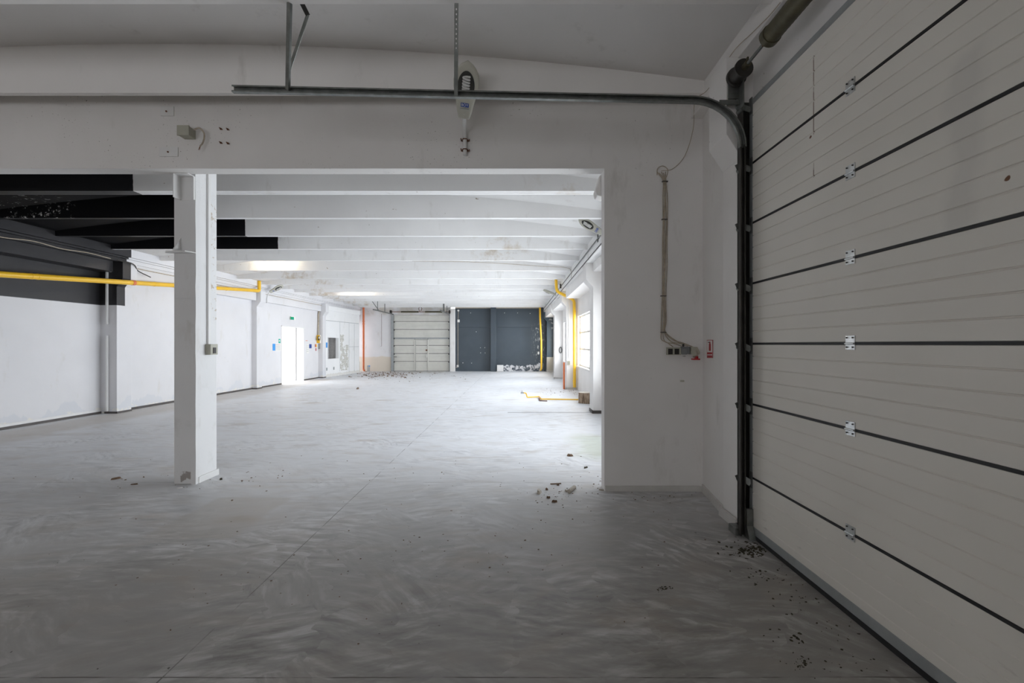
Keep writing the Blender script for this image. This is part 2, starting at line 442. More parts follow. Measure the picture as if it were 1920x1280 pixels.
# ---------------------------------------------------------------- mesh builder
class MB:
    def __init__(self):
        self.v, self.f, self.smooth = [], [], []

    def add(self, vs, fs, smooth=False):
        b = len(self.v)
        self.v += [tuple(q) for q in vs]
        self.f += [tuple(i + b for i in g) for g in fs]
        self.smooth += [smooth] * len(fs)
        return self

    def box(self, x0, x1, y0, y1, z0, z1):
        if x0 > x1: x0, x1 = x1, x0
        if y0 > y1: y0, y1 = y1, y0
        if z0 > z1: z0, z1 = z1, z0
        vs = [(x, y, z) for x in (x0, x1) for y in (y0, y1) for z in (z0, z1)]
        return self.add(vs, [(0, 1, 3, 2), (4, 6, 7, 5), (0, 4, 5, 1), (2, 3, 7, 6), (0, 2, 6, 4), (1, 5, 7, 3)])

    def obox(self, c, ax, ay, az, hx, hy, hz):
        """box with given axes"""
        c, ax, ay, az = Vector(c), Vector(ax).normalized(), Vector(ay).normalized(), Vector(az).normalized()
        vs = [c + ax * (sx * hx) + ay * (sy * hy) + az * (sz * hz) for sx in (-1, 1) for sy in (-1, 1) for sz in (-1, 1)]
        return self.add(vs, [(0, 1, 3, 2), (4, 6, 7, 5), (0, 4, 5, 1), (2, 3, 7, 6), (0, 2, 6, 4), (1, 5, 7, 3)])

    def prism(self, poly, axis, a, b):
        """poly: 2D outline; axis 'x': (y,z), 'y': (x,z), 'z': (x,y)"""
        def pt(u, v, t):
            return {'x': (t, u, v), 'y': (u, t, v), 'z': (u, v, t)}[axis]
        k = len(poly)
        vs = [pt(u, v, a) for u, v in poly] + [pt(u, v, b) for u, v in poly]
        fs = [tuple(range(k))[::-1], tuple(range(k, 2 * k))]
        fs += [(i, (i + 1) % k, (i + 1) % k + k, i + k) for i in range(k)]
        return self.add(vs, fs)

    def bar(self, p, q, w, t, up=(0, 0, 1)):
        p, q = Vector(p), Vector(q)
        d = (q - p).normalized()
        s = d.cross(Vector(up))
        if s.length < 1e-4:
            s = Vector((1, 0, 0))
        s.normalize()
        u = s.cross(d)
        return self.obox((p + q) / 2, d, s, u, (q - p).length / 2, w / 2, t / 2)

    def tube(self, pts, r, seg=12, caps=True):
        pts = [Vector(q) for q in pts]
        rs = r if isinstance(r, (list, tuple)) else [r] * len(pts)
        rings = []
        prev = None
        for i, q in enumerate(pts):
            if i == 0: d = pts[1] - q
            elif i == len(pts) - 1: d = q - pts[i - 1]
            else: d = (pts[i + 1] - q).normalized() + (q - pts[i - 1]).normalized()
            d.normalize()
            if prev is None:
                a = d.cross(Vector((0, 0, 1)))
                if a.length < 1e-3: a = d.cross(Vector((1, 0, 0)))
            else:
                a = prev - d * prev.dot(d)
            a.normalize(); prev = a
            b = d.cross(a)
            rings.append([q + (a * math.cos(t) + b * math.sin(t)) * rs[i] for t in [2 * math.pi * k / seg for k in range(seg)]])
        vs = [x for g in rings for x in g]
        fs = []
        for i in range(len(rings) - 1):
            for k in range(seg):
                k2 = (k + 1) % seg
                fs.append((i * seg + k, i * seg + k2, (i + 1) * seg + k2, (i + 1) * seg + k))
        self.add(vs, fs, True)
        if caps:
            self.add(rings[0], [tuple(range(seg))[::-1]])
            self.add(rings[-1], [tuple(range(seg))])
        return self

    def build(self, name, mat, parent=None, bevel=0.0, seg=2):
        me = bpy.data.meshes.new(name)
        me.from_pydata(self.v, [], self.f)
        me.polygons.foreach_set('use_smooth', self.smooth)
        me.update()
        import bmesh
        bm = bmesh.new(); bm.from_mesh(me)
        bmesh.ops.recalc_face_normals(bm, faces=bm.faces)
        bm.to_mesh(me); bm.free()
        me.materials.append(mat)
        o = bpy.data.objects.new(name, me)
        COL.objects.link(o)
        if parent is not None:
            o.parent = parent
            o.matrix_parent_inverse = parent.matrix_basis.inverted()
        if bevel:
            m = o.modifiers.new('bevel', 'BEVEL')
            m.width = bevel; m.segments = seg; m.limit_method = 'ANGLE'
        return o


def tag(o, label=None, cat=None, group=None, kind=None):
    if label: o['label'] = label
    if cat: o['category'] = cat
    if group: o['group'] = group
    if kind: o['kind'] = kind
    return o


def empty(name, loc=(0, 0, 0)):
    o = bpy.data.objects.new(name, None)
    o.location = loc
    o.empty_display_size = 0.1
    COL.objects.link(o)
    return o


def struct(o, label=None):
    return tag(o, label, None, None, 'structure')


def smooth_path(pts, k=6):
    """Catmull-Rom through the points"""
    pts = [Vector(q) for q in pts]
    out = []
    e = [pts[0] * 2 - pts[1]] + pts + [pts[-1] * 2 - pts[-2]]
    for i in range(1, len(e) - 2):
        a, b, c_, d = e[i - 1], e[i], e[i + 1], e[i + 2]
        for j in range(k):
            t = j / k
            out.append(0.5 * ((2 * b) + (c_ - a) * t + (2 * a - 5 * b + 4 * c_ - d) * t * t + (3 * b - a - 3 * c_ + d) * t ** 3))
    out.append(pts[-1])
    return out


def text(name, body, size, loc, xdir, up, mat, parent=None, depth=0.0006):
    cu = bpy.data.curves.new(name, 'FONT')
    cu.body = body; cu.size = size; cu.extrude = depth
    cu.align_x = 'CENTER'; cu.align_y = 'CENTER'
    cu.materials.append(mat)
    o = bpy.data.objects.new(name, cu)
    x = Vector(xdir).normalized(); u = Vector(up).normalized(); z = x.cross(u)
    m = Matrix((x, u, z)).transposed().to_4x4()
    m.translation = Vector(loc)
    o.matrix_world = m
    COL.objects.link(o)
    dg = bpy.context.evaluated_depsgraph_get()
    me = bpy.data.meshes.new_from_object(o.evaluated_get(dg))
    bpy.data.objects.remove(o)
    bpy.data.curves.remove(cu)
    me.name = name
    if not me.materials:
        me.materials.append(mat)
    o = bpy.data.objects.new(name, me)
    COL.objects.link(o)
    o.matrix_basis = m
    if parent is not None:
        o.parent = parent
        o.matrix_parent_inverse = parent.matrix_basis.inverted()
    return o


# ---------------------------------------------------------------- the shell
YB, YE = -4.0, 26.9
fl = MB().box(-10.5, 3.0, -4.3, 27.4, -0.15, 0)
fl.box(-16, -10.5, 15, 26, -0.15, 0)
struct(fl.build('floor', M['floor']), 'grey concrete floor brushed with swirls of plaster dust')


def arch(cx, half, zc, drop, X):
    u = (X - cx) / half
    return zc - drop * u * u


def soffit(cx, half, zc, drop, x0, x1, y0, y1, t=0.25, k=28):
    vs, fs = [], []
    for i in range(k + 1):
        X = x0 + (x1 - x0) * i / k
        z = arch(cx, half, zc, drop, X)
        for y in (y0, y1):
            vs += [(X, y, z), (X, y, zc + t)]
    for i in range(k):
        a, b = i * 4, (i + 1) * 4
        fs += [(a, b, b + 2, a + 2), (a + 1, a + 3, b + 3, b + 1), (a, a + 1, b + 1, b), (a + 2, b + 2, b + 3, a + 3)]
    fs += [(0, 2, 3, 1), (k * 4, k * 4 + 1, k * 4 + 3, k * 4 + 2)]
    return vs, fs


def rib(cx, half, zc, drop, x0, x1, y0, y1, zb, k=28):
    vs, fs = [], []
    for i in range(k + 1):
        X = x0 + (x1 - x0) * i / k
        z = arch(cx, half, zc, drop, X) + 0.03
        vs += [(X, y0, zb), (X, y1, zb), (X, y1 + 0.01, z), (X, y0 - 0.01, z)]
    for i in range(k):
        a, b = i * 4, (i + 1) * 4
        for j in range(4):
            j2 = (j + 1) % 4
            fs.append((a + j, a + j2, b + j2, b + j))
    fs += [(0, 1, 2, 3), (k * 4 + 3, k * 4 + 2, k * 4 + 1, k * 4)]
    return vs, fs


ZR = 3.73
FA = (-3.71, 5.32, 4.20, 0.37)
ce = MB(); ce.add(*soffit(*FA, -9.30, 1.95, 5.12, 27.1), True)
ceil = struct(ce.build('ceiling', M['ceiling']), 'white vaulted ceiling slabs with cross ribs, black corner at the left')
for (a, b) in ((6.33, 6.41), (6.42, 6.49), (7.68, 7.76), (8.95, 9.03), (10.18, 10.26), (11.57, 11.65), (13.17, 13.25), (14.77, 14.85), (16.22, 16.3),
               (17.55, 17.63), (18.6, 18.68), (19.95, 20.03), (21.3, 21.38), (22.6, 22.68), (23.9, 23.98), (25.2, 25.28), (26.3, 26.38)):
    r = MB(); r.add(*rib(*FA, -9.07, 1.60, a, b, ZR)); r.build('ceiling_rib', M['ceiling'], ceil)
NA = (-3.61, 5.5, 4.63, 0.37)
ce = MB(); ce.add(*soffit(*NA, -9.3, 2.3, -4.1, 5.0), True)
ceil2 = struct(ce.build('ceiling', M['ceiling_near']), 'shaded ceiling slab above the near bay')
for a in (4.60, 3.345, 2.2, 1.0, -0.2, -1.4, -2.6):
    r = MB(); r.add(*rib(*NA, -9.3, 1.90, a, a + 0.055, 4.14)); r.build('ceiling_rib', M['ceiling_near'], ceil2)

# beam wall between near bay and hall
b = MB().prism([(-9.7, 3.51), (0.957, 3.51), (0.957, 0), (2.2, 0), (2.2, 5.0), (-9.7, 5.0)], 'y', 4.95, 5.12)
bw = struct(b.build('wall_front', M['white'], bevel=0.006), 'white lintel beam and pier dividing near bay from hall')
MB().prism([(1.1, 3.51), (0.945, 3.51), (0.915, 3.40), (0.895, 3.34), (0.91, 3.28), (0.98, 3.26), (1.1, 3.3)], 'y', 5.125, 5.30).build('corbel', M['white'], bw, bevel=0.01)

# right side of near bay: pier return, pilaster with corbel, wall behind the door
r = MB().prism([(2.03, 4.96), (1.945, 4.25), (1.93, 4.25), (1.93, 3.90), (2.03, 3.90), (2.03, -4.1), (2.45, -4.1), (2.45, 4.96)], 'z', 0, 5.0)
r.prism([(1.93, 3.20), (1.80, 3.40), (1.80, 4.06), (1.93, 4.06)], 'y', 3.90, 4.25)
r.box(1.90, 2.1, -4.1, 4.95, 4.05, 4.7)
struct(r.build('wall_right', M['white'], bevel=0.005), 'right wall of the near bay around the big sectional door')

# right wall of the hall, with window openings
WX = 2.15
wr = MB()
wins = [(5.6, 10.2), (11.25, 15.95), (16.85, 20.8), (22.0, 26.1)]
ys = [5.12] + [q for w_ in wins for q in w_] + [27.1]
ZS, ZT = 0.84, 2.57
for i in range(0, len(ys), 2):
    wr.box(WX, 2.45, ys[i], ys[i + 1], 0, 4.2)
for (a, b_) in wins:
    wr.box(WX, 2.45, a, b_, 0, ZS)
    wr.box(WX, 2.45, a, b_, ZT, 4.2)
wrl = struct(wr.build('wall_right', M['white'], bevel=0.004), 'right wall of the far hall with steel windows')
# ring beam / ledge
lg = MB().box(1.60, 2.2, 5.12, 27.0, 3.47, 3.64).box(1.615, 2.2, 5.12, 27.0, 3.64, 3.68).box(1.60, 2.2, 5.12, 27, 3.68, 4.0)
struct(lg.build('trim_1', M['ceiling'], bevel=0.006), 'concrete ledge along the top of the window wall')
lb = MB().box(1.77, 2.2, 5.12, 10.5, 3.27, 3.475).box(1.68, 2.2, 10.97, 15.42, 3.15, 3.475).box(1.68, 2.2, 16.5, 21.06, 3.15, 3.475).box(1.68, 2.2, 21.5, 26.4, 3.15, 3.475)
struct(lb.build('trim_2', M['white'], bevel=0.01), 'girders spanning between window columns')
for k, (a, d, nm) in enumerate(((10.5, 10.97, 'first window column, its foot beside a cut log'),
                                (16.06, 16.5, 'window column with the thick yellow pipe beside it'),
                                (21.06, 21.5, 'third window column from the near pier'),
                                (26.4, 26.9, 'corner column by the slate blue wall'))):
    cmb = MB().prism([(1.77, 0), (2.2, 0), (2.2, 3.475), (1.60, 3.475), (1.60, 3.11), (1.77, 2.92)], 'y', a, d)
    mt = M['white']
    if k == 3:
        n = NT('two_tone_column_paint')
        cc = n.mix(n.less(n.xyz()[2], 0.85), (0.05, 0.075, 0.095), (0.5, 0.48, 0.42))
        cc = n.mix(n.mul(n.rng(n.noise(scale=4, detail=6), .6, .64), .6), cc, (0.5, 0.5, 0.5))
        mt = n.done(cc, 0.45)
    o = cmb.build('column', mt, bevel=0.012)
    struct(o, nm)
    MB().box(1.755, 1.77, a - 0.015, d, 0, 0.07).box(1.755, 2.15, a - 0.015, a, 0, 0.07).build('skirting', M['dark_skirt'] if k == 0 else M['skirt'], o)

# windows
for i, (a, b_) in enumerate(wins):
    e = empty('window_%d' % (i + 1), (WX, a, ZS))
    struct(e, ['steel window hidden mostly by the near pier', 'bright steel window between the two nearest window columns',
               'narrow view of a bright window behind the yellow-pipe column', 'bright window with yellow edge in the far corner'][i])
    fr = MB()
    X0, X1 = 2.24, 2.28
    for z in (ZS, ZT - 0.05):
        fr.box(X0, X1, a, b_, z, z + 0.05)
    for y in (a, b_ - 0.05):
        fr.box(X0, X1, y, y + 0.05, ZS, ZT)
    for z in (1.40, 1.965):
        fr.box(X0, X1, a, b_, z, z + 0.06)
    nb = max(2, round((b_ - a) / 0.95))
    for k in range(1, nb):
        y = a + (b_ - a) * k / nb
        fr.box(X0, X1, y - 0.02, y + 0.02, ZS, ZT)
    fr.build('window_frame', M['yellow'] if i == 3 else M['sill_wood'], e)
    MB().box(2.255, 2.260, a + 0.03, b_ - 0.03, ZS + 0.03, ZT - 0.03).build('window_pane', M['glass'], e)
    MB().box(WX - 0.035, 2.24, a - 0.02, b_ + 0.02, ZS - 0.035, ZS + 0.005).build('window_sill', M['sill_wood'], e, bevel=0.004)
# small bottle-shaped candle stub on the sill
bt = MB().tube([(2.17, 13.3, 0.847), (2.17, 13.3, 1.0), (2.17, 13.3, 1.05), (2.17, 13.3, 1.12)], [0.033, 0.033, 0.012, 0.012], 14)
o = bt.build('bottle', M['box_beige'])
tag(o, 'small beige bottle with red cap standing on the window sill', 'bottle')
MB().tube([(2.17, 13.3, 1.12), (2.17, 13.3, 1.15)], 0.016, 12).build('bottle_cap', M['red'], o)

# left wall
lw = MB()
lw.box(-10.2, -9.6, 5.0, 10.6, 0, 4.3)
lw.box(-10.2, -9.40, 10.6, 16.3, 0, 4.3)
D0, D1, DT = 18.1, 20.02, 2.34
lw.box(-9.65, -9.35, 16.3, D0, 0, 4.3).box(-9.65, -9.35, D1, 21.55, 0, 4.3).box(-9.65, -9.35, D0, D1, DT, 4.3)
lw.box(-9.9, -9.35, 21.7, 27.1, 2.9, 4.3)
struct(MB().box(-10.2, -9.7, -4.1, 5.0, 0, 5.0).build('wall_side', M['rear']), 'unseen side wall of the near bay, brown tone set for its bounce')
struct(lw.build('wall_left', M['left'], bevel=0.003), 'long white left wall with black band above and peeling foot')
# partition in the far left corner with a hatch
pt_ = MB()
def px_(y):   # face of the partition
    return -9.20 + (y - 21.9) * (0.34 / 3.8)
H0, H1, HZ0, HZ1 = 22.15, 23.25, 0.88, 1.92
for (a, b_, z0, z1) in ((21.86, H0, 0, 3.3), (H1, 25.7, 0, 3.3), (H0, H1, 0, HZ0), (H0, H1, HZ1, 3.3)):
    pt_.prism([(px_(a), a), (px_(b_), b_), (px_(b_) - 0.15, b_), (px_(a) - 0.15, a)], 'z', z0, z1)
po = struct(pt_.build('wall_left', M['partition']), 'white boxed partition with a hatch and bare mosaic tiles')
MB().box(-9.95, -9.75, 21.8, 23.9, 0, 3).box(-9.9, -9.3, 23.45, 23.5, 0, 3).build('hatch_interior', M['shade_room'], po)
ln = MB()
for (y, z0, z1) in ((23.38, 0.2, 2.75), (24.42, 0.1, 2.75), (25.05, 0.1, 2.7)):
    ln.box(px_(y) - 0.01, px_(y) + 0.006, y, y + 0.012, z0, z1)
ln.prism([(px_(24.4), 24.4), (px_(25.6), 25.6), (px_(25.6) + 0.006, 25.6), (px_(24.4) + 0.006, 24.4)], 'z', 1.45, 1.465)
ln.prism([(px_(21.9), 21.9), (px_(25.6), 25.6), (px_(25.6) + 0.008, 25.6), (px_(21.9) + 0.008, 21.9)], 'z', 2.74, 2.76)
ln.build('panel_joint', M['alu'], po)
MB().prism([(px_(21.9), 21.9), (px_(25.7), 25.7), (px_(25.7) + 0.05, 25.7), (px_(21.9) + 0.05, 21.9)], 'z', 3.24, 3.47).build('partition_head', M['partition'], po, bevel=.01)

# left ledges and girders
tl = MB()
tl.box(-9.6, -9.07, 5.12, 27.0, 3.64, 4.1)
tl.box(-9.6, -9.13, 5.12, 27.0, 3.60, 3.64)
tl.box(-9.6, -9.18, 5.12, 27.0, 3.51, 3.60)
struct(tl.build('trim_3', M['left'], bevel=0.006), 'stepped concrete ledge along the top of the left wall')
tl = MB().box(-9.6, -9.26, 5.12, 10.45, 3.26, 3.512).box(-9.6, -9.22, 10.95, 16.15, 3.15, 3.512).box(-9.6, -9.22, 16.55, 21.5, 3.15, 3.512).box(-9.5, -9.15, 21.8, 26.9, 3.30, 3.512)
struct(tl.build('trim_4', M['left'], bevel=0.008), 'girders between the left wall pilasters')
for (a, d, nm) in ((10.5, 10.9, 'left pilaster, black painted above and white below'),
                   (16.17, 16.5, 'left pilaster where the yellow gas pipe turns up'),
                   (21.5, 21.85, 'left pilaster beside the far partition')):
    fx = -9.22 if a < 20 else -9.14
    o = MB().prism([(fx, 0), (-9.66, 0), (-9.66, 3.51), (fx + 0.14, 3.51), (fx + 0.14, 3.12), (fx, 2.93)], 'y', a, d).build('pilaster', M['left'], bevel=0.01)
    struct(o, nm)
    MB().box(fx, fx + 0.012, a - 0.012, d, 0, 0.045).box(-9.5, fx + 0.012, a - 0.012, a, 0, 0.045).build('skirting', M['dark_skirt'], o)
bb = MB().box(-9.6, -9.575, 5.1, 10.5, 0, 0.05).box(-9.4, -9.38, 10.9, 16.17, 0, 0.055).box(-9.35, -9.33, 16.5, D0, 0, 0.05).box(-9.35, -9.33, D1, 21.5, 0, 0.05)
struct(bb.build('baseboard_left', M['dark_skirt']), 'dark skirting at the foot of the left wall')
bb = MB().box(-9.6, -9.585, 5.1, 10.5, 0.05, 0.10)
struct(bb.build('baseboard_left', M['plate']), 'white tile strip above the dark skirting of the first left bay')

# far wall
fw = MB().box(-9.6, -3.9, YE, 27.3, 0, 4.3)
struct(fw.build('wall_back', M['far_white']), 'white end wall around the far sectional door, ochre damp below')
fw = MB().box(-3.62, 2.3, YE, 27.3, 0, 4.3).box(-3.62, 1.7, YE - 0.03, YE, 2.58, 2.60)
fw.box(-3.62, -1.5, YE - 0.05, YE, 2.60, 3.7).box(-1.2, 1.7, YE - 0.10, YE, 2.60, 3.75)
fwo = struct(fw.build('wall_back', M['slate'], bevel=0.006), 'slate blue painted end wall with flaked foot')
struct(MB().box(-1.5, -1.18, 26.6, YE, 0, 3.75).build('pilaster', M['slate'], bevel=0.01), 'slate blue pilaster in the middle of the end wall')
struct(MB().box(-3.88, -3.60, 26.62, 27.2, 0, 3.68).build('pilaster', M['white'], bevel=0.01), 'white pilaster between far door and slate blue wall')
# rear wall of near bay (behind the camera), window holes added for the fill lamps
rw = MB()
ops = [(-7.8, -5.4), (-3.8, -1.4)]
xs = [-9.8] + [q for w_ in ops for q in w_] + [2.4]
for i in range(0, len(xs), 2):
    rw.box(xs[i], xs[i + 1], -4.25, YB, 0, 5)
for (a, b_) in ops:
    rw.box(a, b_, -4.25, YB, 0, 1.0).box(a, b_, -4.25, YB, 2.9, 5)
struct(rw.build('wall_rear', M['rear']), 'rear wall of the near bay')

# bright side room behind the doorway
sr = MB().box(-16, -9.65, 14.9, 15.2, 0, 3.4).box(-16, -9.65, 25.8, 26.1, 0, 3.4).box(-16.2, -15.9, 15, 26, 0, 3.4).box(-16, -9.65, 15, 26, 3.3, 3.5).box(-9.95, -9.65, 15, D0, 0, 3.4).box(-9.95, -9.65, D1, 26, 0, 3.4).box(-9.95, -9.65, D0, D1, DT, 3.4)
struct(sr.build('wall_side', M['partition']), 'bright white side room seen through the doorway')
e = empty('door_3', (-9.35, D0, 0)); struct(e, 'open doorway into the bright side room')
MB().box(-9.66, -9.34, D0 - 0.0, D0 + 0.03, 0, DT).box(-9.66, -9.34, D1 - 0.03, D1, 0, DT).box(-9.66, -9.34, D0, D1, DT - 0.03, DT).build('door_frame', M['white_paint'], e)
MB().box(-10.55, -9.68, D1 - 0.07, D1 - 0.03, 0.01, DT - 0.04).build('door_leaf', M['white_paint'], e)

# pier skirting
bb = MB().box(0.965, 2.02, 4.935, 4.95, 0, 0.062)
struct(bb.build('baseboard_right', M['skirt'], bevel=0.002), 'pale skirting at the foot of the near pier')
bb = MB().prism([(2.03, 4.93), (1.945, 4.24), (1.915, 4.24), (1.915, 3.93), (1.895, 3.93), (1.895, 4.26), (1.925, 4.26), (2.01, 4.93)], 'z', 0, 0.085)
struct(bb.build('baseboard_right', M['skirt']), 'chipped skirting beside the big door')

# ---------------------------------------------------------------- near sectional door
DX = 1.96
DY1, DY0 = 3.77, -0.9
ZZ = [0.035, 0.491, 1.101, 1.604, 2.104, 2.605, 3.102, 3.60]
d1 = empty('door_1', (DX, DY1, 0)); struct(d1, 'large cream sectional door seen from inside')
d1['category'] = 'door'
for i in range(7):
    z0, z1 = ZZ[i] + 0.007, ZZ[i + 1] - 0.007
    prof = [(DX + 0.04, z0), (DX + 0.004, z0), (DX, z0 + 0.004)]
    k = max(4, round((z1 - z0) / 0.1))
    for j in range(1, k):
        zc = z0 + (z1 - z0) * j / k
        prof += [(DX, zc - 0.007), (DX + 0.006, zc - 0.002), (DX + 0.006, zc + 0.001), (DX, zc + 0.004)]
    prof += [(DX, z1 - 0.004), (DX + 0.004, z1), (DX + 0.04, z1)]
    MB().prism(prof, 'y', DY0, DY1).build('door_panel', M['door_skin'], d1)
    if i:
        MB().box(DX - 0.0015, DX + 0.035, DY0, DY1, ZZ[i] - 0.008, ZZ[i] + 0.008).build('seam_seal', M['rubber'], d1)
MB().box(DX - 0.003, DX + 0.04, DY0, DY1 + 0.01, 0.03, 0.095).build('bottom_rail', M['alu'], d1)
MB().box(DX - 0.006, DX + 0.035, DY0, DY1, 0.0, 0.032).build('bottom_seal', M['rubber'], d1)
MB().box(DX - 0.004, DX + 0.045, DY0, DY1, 3.585, 3.63).build('top_rail', M['alu'], d1)
MB().box(DX - 0.004, DX + 0.04, DY1, DY1 + 0.045, 0.03, 3.61).build('end_cap', M['alu'], d1)
for i in range(1, 7):                                   # centre hinges
    z = ZZ[i]; y = 2.665
    h = MB().box(DX - 0.005, DX, y - 0.036, y + 0.036, z + 0.004, z + 0.046).box(DX - 0.005, DX, y - 0.036, y + 0.036, z - 0.036, z - 0.006)
    h.tube([(DX - 0.008, y - 0.036, z - 0.001), (DX - 0.008, y + 0.036, z - 0.001)], 0.006, 8)
    ho = h.build('hinge', M['bright_steel'], d1)
    sc = MB()
    for dy in (-0.023, 0.023):
        for dz in (0.034, -0.022):
            sc.tube([(DX - 0.005, y + dy, z + dz), (DX - 0.011, y + dy, z + dz)], 0.0045, 8)
    sc.build('hinge_screw', M['dark_steel'], ho)
for i in range(1, 8):                                   # roller brackets on the end cap
    z = ZZ[i] - 0.05 if i < 7 else 3.55
    y = DY1
    r = MB()
    r.bar((DX - 0.005, y + 0.02, z + 0.0), (DX - 0.075, y + 0.055, z + 0.045), 0.05, 0.006, (0, 1, 0))
    r.bar((DX - 0.075, y + 0.055, z + 0.045), (DX - 0.11, y + 0.06, z + 0.03), 0.05, 0.006, (0, 1, 0))
    r.box(DX - 0.008, DX, y, y + 0.045, z - 0.035, z + 0.10)
    r.tube([(DX - 0.07, y + 0.02, z + 0.02), (DX - 0.07, y + 0.10, z + 0.02)], 0.022, 12)
    r.build('roller_bracket', M['steel'], d1)
bb = MB().prism([(3.70, 0.0), (3.86, 0.0), (3.86, 0.05), (3.80, 0.13), (3.78, 0.24), (3.75, 0.24), (3.75, 0.1)], 'x', DX - 0.06, DX - 0.006)
bb.box(DX - 0.13, DX - 0.05, 3.80, 3.92, 0.0, 0.06)
bb.build('bottom_bracket', M['steel'], d1)
MB().box(DX - 0.064, DX - 0.06, 3.77, 3.80, 0.13, 0.18).build('warning_sticker', M['yellow'], d1)

# tracks of the near door
tk = empty('door_track', (1.9, 3.8, 0))
tag(tk, 'grey steel guide track curving from big door to a long horizontal run below the ceiling', 'track')
TY = 3.74
def channel(mb, pts, w, d, t=0.004):
    """C-section swept through pts lying in plane Y = const (opening towards the camera)"""
    pts = [Vector(q) for q in pts]
    secs = []
    for i, q in enumerate(pts):
        if i == 0: t_ = pts[1] - q
        elif i == len(pts) - 1: t_ = q - pts[i - 1]
        else: t_ = (pts[i + 1] - q).normalized() + (q - pts[i - 1]).normalized()
        t_.normalize()
        nrm = Vector((-t_.z, 0, t_.x))
        yy = Vector((0, 1, 0))
        h = w / 2
        sec = [(-h, 0), (-h, d), (h, d), (h, 0), (h - 0.012, 0), (h - 0.012, t), (h - t, t), (h - t, d - t), (-h + t, d - t), (-h + t, t), (-h + 0.012, t), (-h + 0.012, 0)]
        secs.append([q + nrm * a_ + yy * b_ for a_, b_ in sec])
    k = len(secs[0])
    vs = [v for s_ in secs for v in s_]
    fs = []
    for i in range(len(secs) - 1):
        for j in range(k):
            j2 = (j + 1) % k
            fs.append((i * k + j, i * k + j2, (i + 1) * k + j2, (i + 1) * k + j))
    mb.add(vs, fs)
hz0 = P(434, 165, TY); hz1 = P(1300, 185, TY)
vx = P(1394, 300, TY).x
curve = []
R = vx - hz1.x
for k in range(0, 11):
    a = math.pi / 2 * k / 10
    curve.append((hz1.x + R * math.sin(a), TY, hz1.z - R * 0.95 * (1 - math.cos(a))))
cm = MB(); channel(cm, [hz0, hz1] + curve[1:], 0.056, 0.035)
cm.build('horizontal_track', M['steel'], tk)
cm = MB(); channel(cm, [(vx, TY + 0.004, curve[-1][2] + 0.02), (vx, TY + 0.004, 0.02)], 0.045, 0.035)
cm.build('vertical_track', M['dark_steel'], tk)
MB().box(1.893, 1.899, 3.80, 3.895, 0.02, 3.55).box(1.893, 2.03, 3.88, 3.895, 0.02, 3.66).build('mounting_angle', M['dark_steel'], tk)
MB().box(vx - 0.17, vx + 0.03, TY + 0.06, TY + 0.066, 3.60, 3.64).build('tie_bar', M['steel'], tk)
h = MB()
a, b_ = P(538, 168, TY), P(541, 0, 3.45)
b_ = Vector((P(541, 0, 3.38).x, 3.38, 4.14))
h.bar(a, b_, 0.028, 0.004, (0, 1, 0)); h.bar(a + Vector((0.014, 0.012, 0)), b_ + Vector((0.014, 0.012, 0)), 0.004, 0.024, (0, 1, 0))
h.build('hanger', M['steel'], tk)
h = MB(); c0, c1 = P(540, 138, 3.70), P(577, 28, 3.52)
h.bar(c0, c1, 0.026, 0.005, (0, 1, 0)); h.build('brace', M['steel'], tk)
h = MB(); c2 = P(560, -6, 3.50); h.bar(c1, c2, 0.032, 0.02, (0, 1, 0)); h.build('brace', M['dark_steel'], tk)
h = MB(); a = P(855, 180, TY); b_ = Vector((P(856, 8, 3.39).x, 3.39, 4.14))
h.bar(a, b_, 0.030, 0.004, (0, 1, 0)); h.bar(a + Vector((-0.014, 0.012, 0)), b_ + Vector((-0.014, 0.012, 0)), 0.004, 0.024, (0, 1, 0))
ho = h.build('hanger', M['steel'], tk)
sl = MB()
for k in range(9):
    q = b_ + (a - b_) * (0.06 + 0.05 * k)
    sl.box(q.x - 0.004, q.x + 0.004, q.y - 0.005, q.y - 0.003, q.z - 0.009, q.z + 0.009)
sl.build('slot_hole', M['plate'], ho)

# torsion spring, shaft and drum
ts = empty('torsion_spring', (1.83, 3.3, 3.82))
tag(ts, 'olive brown torsion spring tube and cable drum above the big door', 'spring')
SX, SZ = 1.835, 3.825
pts, rs = [], []
for k in range(0, 111):
    y = 3.27 - k * 0.02
    pts.append((SX, y, SZ)); rs.append(0.062 + (0.002 if k % 2 else 0))
MB().tube(pts, rs, 24).build('spring_coil', M['olive'], ts)
MB().tube([(SX, 3.80, SZ), (SX, 0.8, SZ)], 0.013, 12).build('shaft', M['steel'], ts)
fl_ = MB().tube([(SX, 3.31, SZ), (SX, 3.26, SZ)], 0.070, 24)
fo = fl_.build('spring_plug', M['olive'], ts)
bt = MB()
for k in range(5):
    t = 2 * math.pi * k / 5 + .3
    MB().tube([(SX + .060 * math.cos(t), 3.322, SZ + .060 * math.sin(t)), (SX + .060 * math.cos(t), 3.29, SZ + .060 * math.sin(t))], .007, 8).build('plug_bolt', M['rust'], fo)
dr = MB().tube([(SX, 3.66, SZ), (SX, 3.68, SZ)], 0.074, 28).tube([(SX, 3.68, SZ), (SX, 3.78, SZ)], [0.062, 0.066], 28).tube([(SX, 3.78, SZ), (SX, 3.81, SZ)], 0.080, 28)
dr.build('cable_drum', M['dark_steel'], ts)
MB().tube([(SX, 3.655, SZ), (SX, 3.60, SZ)], 0.026, 14).box(SX - .006, SX + .006, 3.6, 3.62, SZ + .0, SZ + .05).build('drum_hub', M['olive'], ts)
MB().box(SX - 0.055, SX + 0.075, 3.815, 3.83, 3.66, 3.88).box(SX + 0.03, SX + 0.04, 3.74, 3.83, 3.56, 3.80).box(SX - 0.045, SX + 0.02, 3.83, 3.845, 3.64, 3.76).build('bearing_plate', M['steel'], ts)

